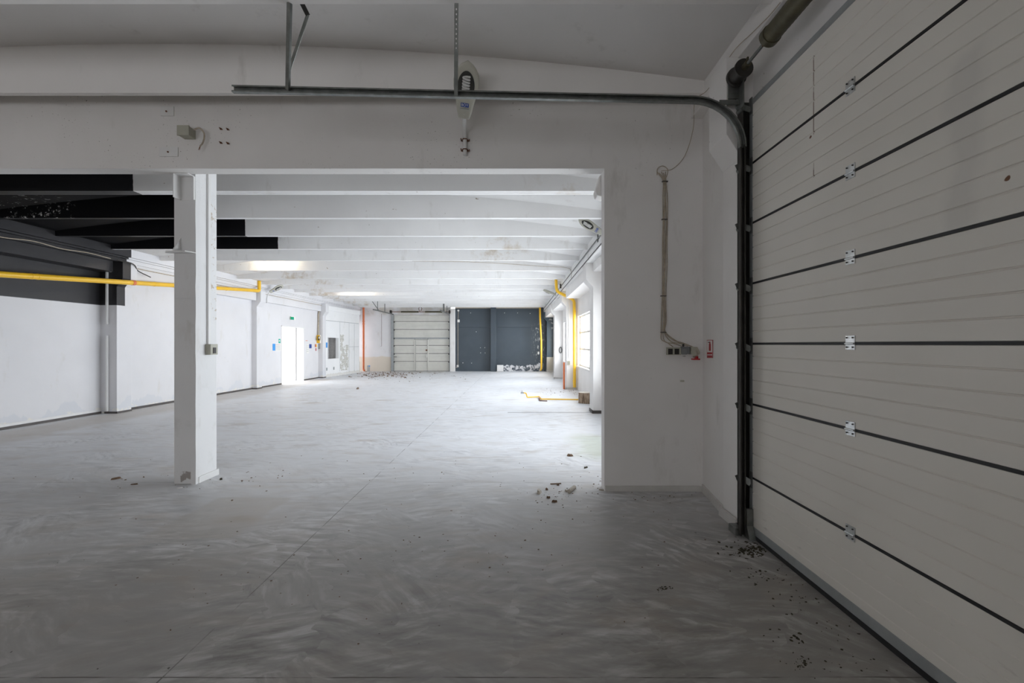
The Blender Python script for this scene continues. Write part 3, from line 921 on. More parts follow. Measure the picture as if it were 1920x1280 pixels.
# wire along the ledge above the door
wpts = [P(1463, 5, 3.25), P(1440, 32, 3.39), P(1410, 62, 3.63), P(1378, 93, 3.90), P(1350, 135, 4.16), P(1325, 170, 4.42), P(1303, 190, 4.79), P(1300, 240, 4.90), P(1285, 290, 4.93), P(1262, 316, 4.94), P(1240, 320, 4.94)]
o = MB().tube(smooth_path(wpts), 0.0035, 6).build('loose_wire', M['cable'])
tag(o, 'thin pale wire sagging from the ledge down to the cable bundle', 'wire')

# ---------------------------------------------------------------- cable bundle, sockets, sign on pier
YP = 4.95
cb = empty('cable_bundle', P(1245, 640, YP)); tag(cb, 'bundle of old cream cables running down the near pier', 'cable')
rnd = random.Random(3)
for k in range(5):
    x0 = 1244 + k * 1.8
    tgt = [(1262, 650), (1282, 650), (1290, 649), (1300, 651), (1303, 652)][k]
    mid = [(1240, 636), (1247, 640), (1258, 640), (1262, 637), (1270, 640)][k]
    pts = [P(1232 + 4 * k, 322 + 2 * (k % 2), YP - 0.012), P(1243 + k * 1.4, 338, YP - 0.015)]
    for y in (372, 410, 450, 500, 553, 600, 622):
        pts.append(P(x0 + rnd.uniform(-1.3, 1.3) - (y - 340) / 90, y, YP - 0.012 - 0.004 * (k % 3)))
    pts.append(P(mid[0], mid[1], YP - 0.018)); pts.append(P((mid[0] + tgt[0]) / 2, (mid[1] + tgt[1]) / 2 - 1, YP - 0.02)); pts.append(P(*tgt, YP - 0.02))
    MB().tube(smooth_path(pts), 0.0052, 7).build('cable', M['cable'], cb)
lp = [P(1232, 328, YP - .01), P(1233, 316, YP - .015), P(1243, 311, YP - .02), P(1252, 318, YP - .015), P(1250, 330, YP - .01), P(1244, 340, YP - .01)]
MB().tube(smooth_path(lp), 0.0045, 7).build('cable', M['cable'], cb)
for (x, y) in ((1246, 341), (1245, 412), (1243, 555), (1243, 623)):
    q = P(x, y, YP)
    MB().box(q.x - .03, q.x + .03, YP - .028, YP, q.z - .004, q.z + .004).build('cable_tie', M['cable_dark'], cb)

def wall_box(name, x0, x1, y0, y1, Y, d, mat, parent=None, bevel=0.003):
    a, b_ = P(x0, y1, Y), P(x1, y0, Y)
    return MB().box(a.x, b_.x, Y - d, Y, a.z, b_.z).build(name, mat, parent, bevel)

so = wall_box('socket_box', 1249, 1274, 651, 665, YP, 0.055, M['box_beige'])
tag(so, 'beige double socket housing with two empty dark holes on the pier', 'socket')
wall_box('socket_hole', 1252.5, 1261, 653.5, 664, YP - .050, .008, M['black_hole'], so, 0)
wall_box('socket_hole', 1264.5, 1273, 653.5, 664, YP - .050, .008, M['black_hole'], so, 0)
so = wall_box('wall_socket', 1275, 1290, 650, 663.5, YP, 0.05, M['grey_plastic'])
tag(so, 'grey lidded socket between socket housing and industrial plug', 'socket')
wall_box('socket_lid', 1277.5, 1288, 652, 664.5, YP - .05, .012, M['grey_plastic'], so, .006)
q = P(1281, 648, YP - .025); MB().box(q.x - .008, q.x + .008, q.y - .01, q.y + .01, q.z - .01, q.z + .02).build('cable_gland', M['black_hole'], so)
q = P(1282.5, 667.5, YP)
tx = text('handwritten_note', '· 320 ·', 0.021, (q.x, YP - 0.002, q.z), (1, 0, 0), (0, 0, 1), M['debris_dark'])
tag(tx, 'small dark handwritten mark below the grey socket', 'writing')
so = empty('industrial_socket', P(1302, 660, YP)); tag(so, 'beige angled industrial socket with red flap hanging below', 'socket')
a = P(1292, 664, YP); b_ = P(1309, 650, YP)
MB().prism([(a.x, b_.z), (b_.x - .03, b_.z), (b_.x, a.z + .02), (b_.x - .005, a.z), (a.x, a.z)], 'y', YP - 0.06, YP).build('socket_body', M['box_beige'], so, .005)
q = P(1303, 667, YP - .05)
MB().tube([(q.x - .01, YP - .05, q.z + .05), (q.x - .005, YP - .075, q.z - .005)], 0.028, 16).build('socket_neck', M['box_beige'], so)
q = P(1304, 673, YP - .06)
MB().box(q.x - .036, q.x + .036, YP - .1, YP - .03, q.z - .008, q.z + .006).box(q.x - .004, q.x + .024, YP - .08, YP - .04, q.z, q.z + .03).build('socket_flap', M['red'], so, .003)
o = wall_box('wall_anchor', 1275, 1282.5, 712.5, 715.5, YP, 0.012, M['box_beige']); tag(o, 'little stub of plaster filler low on the near pier', 'anchor')

# extinguisher sign on the slanted return wall
def slant(x, y, off=0.0):
    """point on the slanted return wall at frame position x,y"""
    t = (x - 968) / F
    # X = 2.03 + (Y-4.96)*k ; X = t Y
    k = (2.03 - 1.945) / (4.96 - 4.25)
    Y = (2.03 - 4.96 * k) / (t - k)
    X = t * Y
    return Vector((X - off, Y, HC - (y - 645) / F * Y))
sg = empty('fire_extinguisher_sign', slant(1332, 655)); tag(sg, 'small white sign with red fire extinguisher pictogram and two red bars', 'sign')
def slab(name, x0, x1, y0, y1, off, mat):
    vs = [slant(x0, y1, off), slant(x1, y1, off), slant(x1, y0, off), slant(x0, y0, off)]
    q = [v + Vector((0.0015, 0, 0)) for v in vs]
    return MB().add(vs + q, [(0, 1, 2, 3), (7, 6, 5, 4), (0, 4, 5, 1), (1, 5, 6, 2), (2, 6, 7, 3), (3, 7, 4, 0)]).build(name, mat, sg)
slab('sign_border', 1326.2, 1337.2, 637, 671, 0.004, M['red'])
slab('sign_plate', 1326.9, 1336.5, 637.9, 670.2, 0.0055, M['plate'])
slab('red_bar', 1327, 1336.4, 660.3, 664, 0.0075, M['red'])
slab('red_bar', 1327, 1336.4, 666, 670, 0.0075, M['red'])
slab('extinguisher_icon', 1330.4, 1334, 644.5, 657.5, 0.0075, M['red'])
slab('extinguisher_icon', 1331.2, 1333.2, 640.5, 644.5, 0.0075, M['red'])
slab('extinguisher_icon', 1328.8, 1331.6, 641, 642.3, 0.0075, M['debris_dark'])

# ---------------------------------------------------------------- wall lamps
def lamp(label, base, dirv, side, length, width, arm_pts, on_text=True, group=None):
    """street-lamp style luminaire: base = neck end, dirv = direction to the tip, side = width direction; underside normal faces room"""
    d = Vector(dirv).normalized(); s = Vector(side).normalized(); s = (s - d * s.dot(d)).normalized()
    nrm = d.cross(s).normalized()
    if nrm.z > 0 and abs(nrm.z) > 0.05:
        nrm = -nrm
    base = Vector(base)
    root = empty('wall_lamp', base); tag(root, label, 'lamp', group)
    prof = [(0, .46), (.03, .50), (.12, .60), (.30, .74), (.42, .86), (.55, .97), (.68, 1.0), (.80, .92), (.90, .70), (.96, .45), (1.0, .12)]
    def ring(t, wd, off, kk=1.0):
        c_ = base + d * (t * length)
        return c_, wd * width / 2 * kk, off
    seg = 16
    rings = []
    for (t, wd) in prof:
        c_ = base + d * (t * length)
        hw = wd * width / 2; hh = 0.075 * (0.5 + 0.5 * wd)
        rg = []
        for k in range(seg):
            a_ = 2 * math.pi * k / seg
            yy = math.sin(a_)
            rg.append(c_ + s * (hw * math.cos(a_)) - nrm * (hh * max(0, yy) * 1.0) + nrm * (0.018 * max(0, -yy) ** .4 if yy < 0 else 0))
        rings.append(rg)
    vs = [v for r_ in rings for v in r_]
    fs = []
    for i in range(len(rings) - 1):
        for k in range(seg):
            k2 = (k + 1) % seg
            fs.append((i * seg + k, i * seg + k2, (i + 1) * seg + k2, (i + 1) * seg + k))
    fs += [tuple(range(seg)), tuple(range((len(rings) - 1) * seg, len(rings) * seg))[::-1]]
    MB().add(vs, fs, True).build('lamp_housing', M['lamp_shell'], root)
    # dark oval well on the underside
    ov = []
    cc = base + d * (0.63 * length) + nrm * 0.023
    K = 28
    for k in range(K):
        a_ = 2 * math.pi * k / K
        ov.append(cc + d * (math.cos(a_) * length * 0.235) + s * (math.sin(a_) * width * 0.33 * (1 - 0.12 * math.cos(a_))))
    low = [v - nrm * 0.012 for v in ov]
    MB().add(ov + low, [tuple(range(K))] + [(k, (k + 1) % K, (k + 1) % K + K, k + K) for k in range(K)] + [tuple(range(K, 2 * K))]).build('lamp_well', M['lamp_inside'], root)
    # compact fluorescent coil
    coil = MB(); cp = []
    for k in range(0, 97):
        a_ = 2 * math.pi * k / 16
        cp.append(cc + d * ((-0.5 + k / 96) * length * 0.30) + s * (math.cos(a_) * width * 0.12) + nrm * (0.016 + math.sin(a_) * 0.012))
    coil.tube(cp, 0.0105, 8).build('lamp_coil', M['lamp_glass'], root)
    # brand sticker
    st = base + d * (0.26 * length) + nrm * 0.021
    MB().obox(st, s, d, nrm, 0.040, 0.019, 0.001).build('brand_sticker', M['blue'], root)
    up = d
    xd = s if nrm.dot(s.cross(up)) > 0 else -s
    text('brand_lettering', 'BOY', 0.036, st + nrm * 0.0016, xd, up, M['plate'], root)
    MB().obox(base + d * (0.19 * length) + nrm * 0.0205, s, d, nrm, 0.045, 0.004, 0.0008).build('small_print', M['alu'], root)
    ar = MB().tube(arm_pts, 0.021, 14)
    ar.build('lamp_arm', M['white_paint'], root)
    return root

nb_ = P(870, 221, 4.66); tip = P(877, 116, 4.27)
lr = lamp('dusty beige wall lamp on pipe arm in the middle of the lintel beam', nb_, tip - nb_, (1, 0, 0), (tip - nb_).length, 0.25,
          [nb_ + (tip - nb_).normalized() * 0.05, P(870.5, 232, 4.76), P(871, 243, 4.87), P(871.5, 262, 4.915), P(872, 291, 4.915)])
for y in (262, 281):
    cl = MB()
    q = P(872, y, 4.92)
    cl.box(q.x - .035, q.x + .035, 4.935, 4.95, q.z - .008, q.z + .008)
    cl.tube([(q.x - .042, 4.95, q.z), (q.x - .042, 4.90, q.z + .004)], 0.006, 8).tube([(q.x + .042, 4.95, q.z), (q.x + .048, 4.90, q.z - .006)], 0.006, 8)
    cl.tube([(q.x + t_ * 0.027, 4.915 - 0.027 * math.sqrt(max(0, 1 - t_ * t_)), q.z) for t_ in (-1, -.8, -.4, 0, .4, .8, 1)], 0.005, 6)
    cl.build('pipe_clamp', M['rust'], lr)

lamp('pale wall lamp on the right ledge just behind the near pier', P(1131, 438, 7.95), P(1086, 411, 8.0) - P(1131, 438, 7.95), (0.15, -0.23, 0.34), 0.50, 0.17,
     [P(1129, 435, 7.95), (1.55, 7.97, 3.54), (1.62, 7.97, 3.50)])
lamp('small grey wall lamp beside the thick yellow pipe', P(1042, 553, 17.6), (-1, 0.05, 0.38), (0.2, 1, 0.2), 0.52, 0.26,
     [P(1041, 553, 17.6), P(1046, 560, 17.6), (1.67, 17.6, 3.42)])
q = P(506, 548, 16.65)
lamp('wall lamp angled up from the left pilaster beyond the yellow pipe', q, (1, 0.25, 0.62), (0.25, 1, -0.2), 0.52, 0.25,
     [q, P(502, 552, 16.62), P(500, 562, 16.6), (-9.08, 16.58, 3.10)])

# fluorescent battens tucked up between ribs (only their glow is seen)
for k, (y, nm) in enumerate(((12.78, 'lit fluorescent batten glowing between the ribs above the yellow pipe end'), (19.62, 'lit fluorescent batten glowing between far ribs, smaller patch'))):
    e = empty('ceiling_light', (-6.95, y, 4.0)); tag(e, nm, 'ceiling light', 'fluorescent battens between the ribs')
    MB().box(-7.6, -6.3, y - 0.03, y + 0.03, 4.005, 4.045).build('light_body', M['white_paint'], e)
    MB().tube([(-7.45, y, 3.988), (-6.45, y, 3.988)], 0.014, 12).build('light_tube', M['tube_on'], e)

# ---------------------------------------------------------------- lintel small things
q = P(357, 254, 4.95)
jb = empty('junction_box', q); tag(jb, 'beige junction box with a cut curled cable on the lintel beam', 'junction box')
MB().box(q.x - .06, q.x + .06, 4.85, 4.95, q.z - .045, q.z + .055).build('box_body', M['box_beige'], jb, .006)
MB().box(q.x - .064, q.x + .064, 4.835, 4.85, q.z - .049, q.z + .059).build('box_lid', M['box_beige'], jb, .003)
cp = smooth_path([P(364, 243, 4.88), P(374, 240, 4.88), P(382, 248, 4.89), P(383, 258, 4.9), P(380, 268, 4.9), P(375, 274, 4.9)])
MB().tube(cp, 0.0085, 8).build('cut_cable', M['cable'], jb)
for dx in (0, 2.2):
    MB().tube([P(375.5, 273, 4.9), P(372 + dx, 281, 4.89)], 0.0028, 6).build('bare_wire', M['rust'], jb)
for (x, y, wh) in ((417, 243, 'upper left'), (430, 244, 'upper right'), (417, 269, 'lower left'), (430, 270, 'lower right')):
    q = P(x, y, 4.95)
    o = MB().tube([(q.x, 4.96, q.z), (q.x - .008, 4.91, q.z + .004)], 0.005, 8).tube([(q.x - .004, 4.935, q.z), (q.x - .006, 4.925, q.z)], 0.011, 6).build('anchor_bolt', M['rust'])
    tag(o, wh + ' rusty bolt of the square of four beside the junction box', 'bolt', 'four rusty bolts on the lintel beam')
for (x0, x1, y0, y1, nm) in ((302, 327, 200, 218, 'white blanking plate above the junction box'), (300, 335, 276, 294, 'longer white blanking plate below the junction box')):
    o = wall_box('cover_plate', x0, x1, y0, y1, 4.95, 0.012, M['white_paint']); tag(o, nm, 'plate')
    q = P((x0 + x1) / 2 - 2, (y0 + y1) / 2, 4.94); MB().tube([(q.x, 4.94, q.z), (q.x, 4.93, q.z)], 0.009, 8).build('plate_screw', M['rust'], o)

# ---------------------------------------------------------------- near steel/concrete column
CX0, CX1, CY0, CY1 = -3.915, -3.665, 5.20, 5.57
n = NT('column_paint')
c = paint_base(n, (0.72, 0.72, 0.72), (0.77, 0.77, 0.77))
ft = n.mul(n.rng(n.noise(scale=6, detail=4), .50, .54), n.box(x=(-3.84, -3.72), y=(5, 5.22), z=(0, 0.14), jit=n.jitter(.06, 8)))
c = n.mix(ft, c, (0.36, 0.33, 0.31))
sc_ = n.mul(n.rng(n.noise(scale=12, detail=4, rough=.7), .57, .60), n.box(x=(-3.7, -3.6), y=(5.46, 5.60), z=(1.9, 3.4), soft=.01), .8)
c = n.mix(sc_, c, (0.45, 0.36, 0.26))
dk = n.mul(n.rng(n.noise(n.map(n.pos, loc=(2, 5, 0)), scale=3.5), .6, .75), .3)
c = n.mix(dk, c, (0.48, 0.47, 0.43))
M['column'] = n.done(c, 0.65, spec=.3)
col_ = MB().box(CX0, CX1, CY0, CY1, 0, 4.1)
cols = col_.build('column', M['column'], bevel=0.01); struct(cols, 'free-standing white column with brackets in the hall opening')
ed = MB(); rr = random.Random(11)
pr = [(CX1 - 0.03, CY0 + 0.02), (CX1 + 0.006, CY0 - 0.012), (CX1 + 0.012, CY0 + 0.03)]
zs = [k * 0.15 for k in range(28)]
vs, fs = [], []
for z in zs:
    j = rr.uniform(-0.006, 0.006)
    vs += [(CX1 - 0.045 + j, CY0 + 0.01, z), (CX1 - 0.042 + j, CY0 - 0.014, z), (CX1 + 0.010 + j / 2, CY0 - 0.014, z), (CX1 + 0.014 + j / 3, CY0 + 0.06 + j, z), (CX1 - 0.01, CY0 + 0.06, z)]
for i in range(len(zs) - 1):
    for k in range(5):
        k2 = (k + 1) % 5
        fs.append((i * 5 + k, i * 5 + k2, (i + 1) * 5 + k2, (i + 1) * 5 + k))
fs += [(0, 1, 2, 3, 4), tuple(range(len(vs) - 5, len(vs)))[::-1]]
ed.add(vs, fs).build('corner_fillet', M['column'], cols)
MB().box(-3.90, -3.70, CY0 - 0.008, CY0, 2.12, 3.3).build('face_plate', M['column'], cols, .002)
MB().box(CX1, CX1 + .02, CY0 + .03, CY1 + .012, 0.001, .075).build('skirting', M['white_paint'], cols, .003)
# top bracket, an open steel angle box
tb = MB().box(-3.83, -3.82, CY0 - 0.13, CY0, 3.24, 3.51).box(-3.83, -3.66, CY0 - .012, CY0, 3.24, 3.51).box(-3.67, -3.66, CY0 - .04, CY0, 3.24, 3.51).box(-3.83, -3.66, CY0 - .13, CY0, 3.502, 3.51)
tb.build('top_bracket', M['white_paint'], cols, .003)
sb = MB().prism([(-3.99, CY0 - 0.03), (-3.93, CY0 - .10), (-3.70, CY0 - .12), (-3.655, CY0 - .02), (-3.655, CY0), (-3.93, CY0)], 'z', 2.635, 2.647)
sb.add([(-3.825, CY0 - .13, 2.647), (-3.825, CY0, 2.647), (-3.825, CY0, 2.83), (-3.837, CY0 - .13, 2.647), (-3.837, CY0, 2.647), (-3.837, CY0, 2.83)],
       [(0, 1, 2), (3, 5, 4), (0, 3, 4, 1), (1, 4, 5, 2), (2, 5, 3, 0)])
sb.build('shelf_bracket', M['white_paint'], cols, .001)
MB().box(CX1, CX1 + 0.022, 5.385, 5.43, 1.60, 3.95).build('cable_conduit', M['white_paint'], cols, .002)
for (x, y) in ((-3.68, 5.42),):
    e = empty('switch_box', (-3.665, 5.41, 1.54)); tag(e, 'white switch box on the side of the free-standing column', 'switch')
    MB().box(-3.665, -3.60, 5.36, 5.49, 1.475, 1.60).build('box_body', M['box_beige'], e, .004)
    MB().box(-3.60, -3.594, 5.40, 5.45, 1.49, 1.56).build('switch_hole', M['black_hole'], e)

# ---------------------------------------------------------------- yellow gas pipes
def pipe(name, label, pts, r, mat, cat='pipe', joints=()):
    o = MB().tube(pts, r, 18).build(name, mat)
    tag(o, label, cat)
    for (a, b_) in joints:
        MB().tube([a, b_], r * 1.12, 18).build('pipe_collar', mat, o)
    return o

def bend(pts, rad=0.06, k=5):
    out = [Vector(pts[0])]
    for i in range(1, len(pts) - 1):
        a, b_, c_ = Vector(pts[i - 1]), Vector(pts[i]), Vector(pts[i + 1])
        p0 = b_ + (a - b_).normalized() * rad; p1 = b_ + (c_ - b_).normalized() * rad
        for j in range(k + 1):
            t = j / k
            out.append((1 - t) ** 2 * p0 + 2 * t * (1 - t) * b_ + t * t * p1)
    out.append(Vector(pts[-1]))
    return out

def onx(x, y, X):
    Y = X * F / (x - 968)
    return Vector((X, Y, HC - (y - 645) / F * Y))
g0 = onx(0, 514, -9.03); g1 = onx(486, 545, -9.03)
gdir = (g0 - g1).normalized()
top = Vector((-9.03, g1.y, 3.82))
gp = pipe('gas_pipe', 'long yellow gas pipe running along the left wall', bend([g1 + gdir * 11.0, g1, top], 0.09), 0.056, M['yellow'])
for x in (60, 72, 290, 425):
    q = onx(x, 514 + 31 * x / 486, -9.03); t = g1 + gdir * (q - g1).length
    MB().tube([t, t + gdir * 0.03], 0.060, 18).build('pipe_collar', M['yellow'], gp)
t = g1 + gdir * (onx(252, 532, -9.03) - g1).length
MB().tube([t, t + gdir * 0.08], 0.061, 18).build('pipe_tape', M['orange'], gp)

A = 15.9
pts = [P(1042.6, 521, A), P(1043.5, 546, A), P(1076.6, 562, A), P(1077.2, 726, A)]
pts[0].z = 3.85
yp = pipe('gas_pipe', 'thick yellow gas pipe jogging beside the second window column', bend(pts, .12), 0.052, M['yellow'])
for y in (585, 715):
    q = P(1077, y, A); MB().tube([q, q + Vector((0, 0, .05))], .057, 18).build('pipe_collar', M['yellow'], yp)
pts = [P(1012.3, 574, 26.4), P(1012.6, 596, 26.4), P(1014.8, 640, 26.4), P(1015, 690, 26.4), P(1013.3, 694.5, 26.4)]
yp = pipe('gas_pipe', 'vertical yellow gas pipe against the slate blue wall', pts, 0.055, M['yellow'])
for y in (600, 620):
    q = P(1012.8 if y == 600 else 1013.8, y, 26.4); MB().tube([q, q + Vector((0, 0, .06))], .062, 18).build('pipe_collar', M['yellow'], yp)
# drain pipes
pts = [(-8.93, 26.6, 3.85), (-8.93, 26.6, 0.12), (-8.86, 26.55, 0.05)]
dp = pipe('drain_pipe', 'tall orange drain pipe in the far left corner', pts, 0.058, M['orange'])
for z in (2.75, 2.9): MB().tube([(-8.93, 26.6, z), (-8.93, 26.6, z + .06)], .068, 18).build('pipe_collar', M['orange'], dp)
pipe('drain_pipe', 'short faded orange pipe at the foot of the yellow-pipe column', [(1.70, 16.2, 0), (1.70, 16.2, 0.95)], 0.034, M['orange'])
for (x, nm, mt) in ((689.5, 'grey pipe stub on the floor by the orange drain', M['alu']), (692.5, 'blue-capped pipe stub beside the orange drain', M['sky_blue'])):
    q = P(x, 690, 26.5)
    s_ = MB().tube([(q.x, 26.5, 0), (q.x, 26.5, 0.33)], 0.035, 12).build('pipe_stub', M['alu']); tag(s_, nm, 'pipe')
    MB().tube([(q.x, 26.5, 0.30), (q.x, 26.5, 0.36)], 0.042, 12).build('stub_cap', mt, s_)

# log and the thin pipe lying on the floor
lg = MB(); rr = random.Random(5); vs = []; K = 26
LC = (1.90, 12.42)
prof = [rr.uniform(.96, 1.05) for _ in range(K)]
for (z, s_) in ((0, 1.03), (0.02, 1.0), (0.25, .98), (0.285, .97)):
    for k in range(K):
        a_ = 2 * math.pi * k / K
        vs.append((LC[0] + .205 * prof[k] * s_ * math.cos(a_), LC[1] + .205 * prof[k] * s_ * math.sin(a_), z))
fs = []
for i in range(3):
    for k in range(K):
        k2 = (k + 1) % K; fs.append((i * K + k, i * K + k2, (i + 1) * K + k2, (i + 1) * K + k))
fs.append(tuple(range(K))[::-1])
lo = MB().add(vs, fs, True).build('tree_log', M['bark']); tag(lo, 'short cut log standing on the floor beside the first window column', 'log')
MB().add([(v[0], v[1], .283) for v in vs[-K:]] + [(v[0], v[1], .288) for v in vs[-K:]], [tuple(range(K)), tuple(range(K, 2 * K))] + [(k, (k + 1) % K, (k + 1) % K + K, k + K) for k in range(K)]).build('sawn_end', M['sawn'], lo)
def fp(x, y, z=0.03):
    Y = F * (HC - z) / (y - 645)
    return Vector(((x - 968) / F * Y, Y, z))
pts = [fp(1084.5, 748.8), fp(1025, 747.9), fp(1014.7, 747.9), fp(1011, 743.2), fp(988.4, 744.5)]
e_ = pts[-1]
pts += [e_ + Vector((-0.03, 0, 0.12)), e_ + Vector((-.10, 0, .13))]
tp = pipe('floor_pipe', 'thin yellow pipe lying on the floor with a valve end', bend(pts, .02, 3), 0.018, M['yellow'])
MB().tube([pts[-1], pts[-1] + Vector((-.09, 0, 0))], .024, 10).box(pts[-1].x - .06, pts[-1].x - .045, pts[-1].y - .01, pts[-1].y + .01, pts[-1].z, pts[-1].z + .07).build('valve', M['alu'], tp)
MB().tube([fp(1010.5, 746, .02), fp(1012, 751, .012), fp(1026, 751.5, .012)], .013, 8).build('pipe_foot', M['rust'], tp)

# cable and switch on the second window column
q0 = P(1066, 566, 16.04)
cbp = smooth_path([q0] + [P(1066 + rr.uniform(-.5, .5), y, 16.045) for y in (590, 610, 630, 650, 672)])
o = MB().tube(cbp, 0.012, 6).build('wall_cable', M['white_paint']); tag(o, 'white cable running down the yellow-pipe column to a switch', 'cable')
o = wall_box('wall_switch', 1063.8, 1068.3, 676.5, 683.5, 16.06, .04, M['box_beige']); tag(o, 'small beige switch box on the yellow-pipe column', 'switch')
cc_ = [P(1050 + 2.2 * math.cos(t) + 1, 656 + 5.5 * math.sin(t), 21.0) for t in [k * math.pi / 8 for k in range(17)]]
o = MB().tube(cc_, .018, 6).build('coiled_cable', M['cable_dark']); tag(o, 'dark coiled cable hung beside the far window', 'cable')
# conduits on the right ledge
for k, (z, r_) in enumerate(((3.655, .012),)):
    o = MB().tube([(1.585, 5.3, z), (1.585, 26.3, z)], r_, 8).build('ledge_conduit', M['steel']); tag(o, 'thin grey conduit fixed along the right ledge', 'conduit')
o = MB().tube([(1.585, 5.3, 3.475), (1.585, 26.3, 3.475)], .010, 8).build('ledge_conduit', M['cable_dark']); tag(o, 'thin dark cable along the bottom edge of the right ledge', 'cable')
wp = smooth_path([(1.58, 13.1, 3.5), (1.58, 13.1, 3.68), (1.45, 13.1, 3.80), (0.7, 13.13, 3.85), (-0.3, 13.13, 3.92), (-1.6, 13.13, 3.98), (-3, 13.13, 4.0)])
o = MB().tube(wp, .007, 6).build('ceiling_wire', M['cable']); tag(o, 'thin wire crossing a ceiling rib to the right ledge', 'wire')
for (x, y, Y) in ((1123, 446, 8.9), (1051, 536, 16.2)):
    q = P(x, y, Y)
    o = MB().box(q.x - .03, q.x + .03, Y - .04, Y + .04, q.z - .08, q.z + .07).build('cable_gland_box', M['dark_steel'], bevel=.006)
    tag(o, 'dark corroded fixing at the right ledge ' + ('nearest the pier' if Y < 10 else 'near the thick yellow pipe'), 'fixing')
# cables along left ledges
cpts = [Vector((-9.14, 5.3 + k * 0.55, 3.53 + rr.uniform(-.02, .02) - .02 * (k % 2))) for k in range(10)]
o = MB().tube(smooth_path(cpts), .010, 6).build('ledge_cable', M['cable']); tag(o, 'loose pale cable along the black left ledge', 'cable')
cpts = [Vector((-9.12, 10.4, 3.52)), Vector((-9.02, 10.62, 3.50)), Vector((-9.05, 10.8, 3.46)), Vector((-9.1, 10.95, 3.36)), Vector((-9.08, 11.3, 3.26))]
o = MB().tube(smooth_path(cpts), .012, 6).build('cable_tangle', M['cable_dark']); tag(o, 'dark cable tangle at the top of the black pilaster', 'cable')
o = MB().tube([(-9.15, 10.95, 3.42), (-9.15, 21.4, 3.42)], .012, 6).build('ledge_cable', M['cable']); tag(o, 'thin cable line below the white left ledge', 'cable')
lc = MB().box(-9.43, -9.40, 10.44, 10.49, 2.06, 3.26).box(-9.43, -9.40, 10.44, 10.49, 0.06, 1.80).box(-9.36, -9.33, 10.44, 10.49, 3.26, 3.50)
o = lc.build('corner_conduit', M['white_paint']); tag(o, 'white vertical conduit in the corner before the black pilaster', 'conduit')

# ---------------------------------------------------------------- items on the left wall, third bay
def lplate(name, x0, x1, y0, y1, X, d, mat, parent=None):
    a = onx(x0, y1, X); b_ = onx(x1, y0, X)
    Ym = (a.y + b_.y) / 2
    z0 = HC - (y1 - 645) / F * Ym; z1 = HC - (y0 - 645) / F * Ym
    return MB().box(X, X + d, a.y, b_.y, z0, z1).build(name, mat, parent)
LX = -9.35
o = empty('exit_sign', onx(548, 597, LX)); tag(o, 'green emergency exit sign above the bright doorway', 'sign')
lplate('sign_body', 543.8, 551.5, 593.4, 599.8, LX, 0.05, M['paper'], o)
lplate('sign_face', 545, 551, 593.9, 599.2, LX + .05, .006, M['exit_green'], o)
a = onx(547.5, 597, LX + .058)
ic = MB().box(a.x, a.x + .003, a.y - .05, a.y + .05, a.z - .012, a.z + .012).box(a.x, a.x + .003, a.y + .08, a.y + .14, a.z - .05, a.z + .05).box(a.x, a.x + .003, a.y - .02, a.y + .02, a.z - .05, a.z + .05)
ic.build('running_icon', M['teal'], o)
o = lplate('blue_notice', 511, 516, 644.3, 657, LX, .006, M['sky_blue']); tag(o, 'sky blue notice left of the doorway', 'notice')
o = lplate('notice_sheet', 516.3, 526.3, 643.8, 658, LX, .006, M['paper']); tag(o, 'white printed sheet between the blue notice and the doorway', 'notice')
for k in range(5):
    lplate('print_line', 517.2, 525.2, 645.6 + k * 2.4, 646.1 + k * 2.4, LX + .006, .002, M['red'] if k == 0 else M['alu'], o)
o = lplate('green_sticker', 522.2, 525.5, 635.2, 643, LX, .006, M['teal']); tag(o, 'small green safety sticker above the white sheet', 'sticker')
lplate('sticker_icon', 523, 524.8, 637.5, 640, LX + .006, .002, M['paper'], o)
o = lplate('paper_sheet', 574.2, 579.2, 645, 662.3, LX, .006, M['paper']); tag(o, 'tall white paper right of the doorway', 'notice')
for k in range(4):
    lplate('print_line', 574.8, 578.6, 648 + k * 3.4, 648.5 + k * 3.4, LX + .006, .002, M['alu'], o)
o = lplate('blue_notice', 579.7, 584, 645, 652.7, LX, .006, M['blue']); tag(o, 'dark blue notice right of the tall paper', 'notice')
o = lplate('orange_mark', 573, 576.5, 638, 638.9, LX, .004, M['orange']); tag(o, 'short orange tape mark above the tall paper', 'tape')
o = lplate('warning_sticker', 590.5, 594.5, 644, 651, LX, .006, M['plate']); tag(o, 'yellow and red warning stickers beside the fuse panel', 'sticker')
lplate('warning_icon', 592.4, 594.3, 645, 650.5, LX + .006, .002, M['yellow'], o)
lplate('warning_icon', 590.6, 592.1, 645, 650.5, LX + .006, .002, M['red'], o)
lplate('warning_icon', 591.6, 593, 652.4, 657.5, LX, .006, M['red'], o)
fp_ = empty('fuse_panel', onx(597, 636, LX)); tag(fp_, 'open yellowed fuse panel with dangling parts beside the far left pilaster', 'fuse panel')
lplate('panel_body', 593.8, 600.6, 628, 643, LX, .12, M['sill_wood'], fp_)
lplate('panel_side', 593.6, 594.2, 628, 643, LX, .14, M['yellow'], fp_)
lplate('breaker_bay', 596.2, 600.2, 630, 638, LX + .12, .01, M['black_hole'], fp_)
lplate('breaker', 597.3, 599, 631, 634.5, LX + .13, .012, M['paper'], fp_)
lplate('terminal_box', 596.5, 600.8, 644, 654, LX, .08, M['alu'], fp_)
cpp = smooth_path([onx(596.5, 628, LX + .05), onx(597, 605, LX + .04), onx(597.5, 586, LX + .04), onx(603, 578, LX + .10), onx(606, 571, LX + .16)])
MB().tube(cpp, .035, 8).build('cable_bundle', M['cable'], fp_)
o = MB().box(px_(21.95), px_(21.95) + .02, 21.93, 22.12, 1.43, 1.68).build('blue_notice', M['sky_blue']); tag(o, 'bright blue notice on the partition left of the hatch', 'notice')
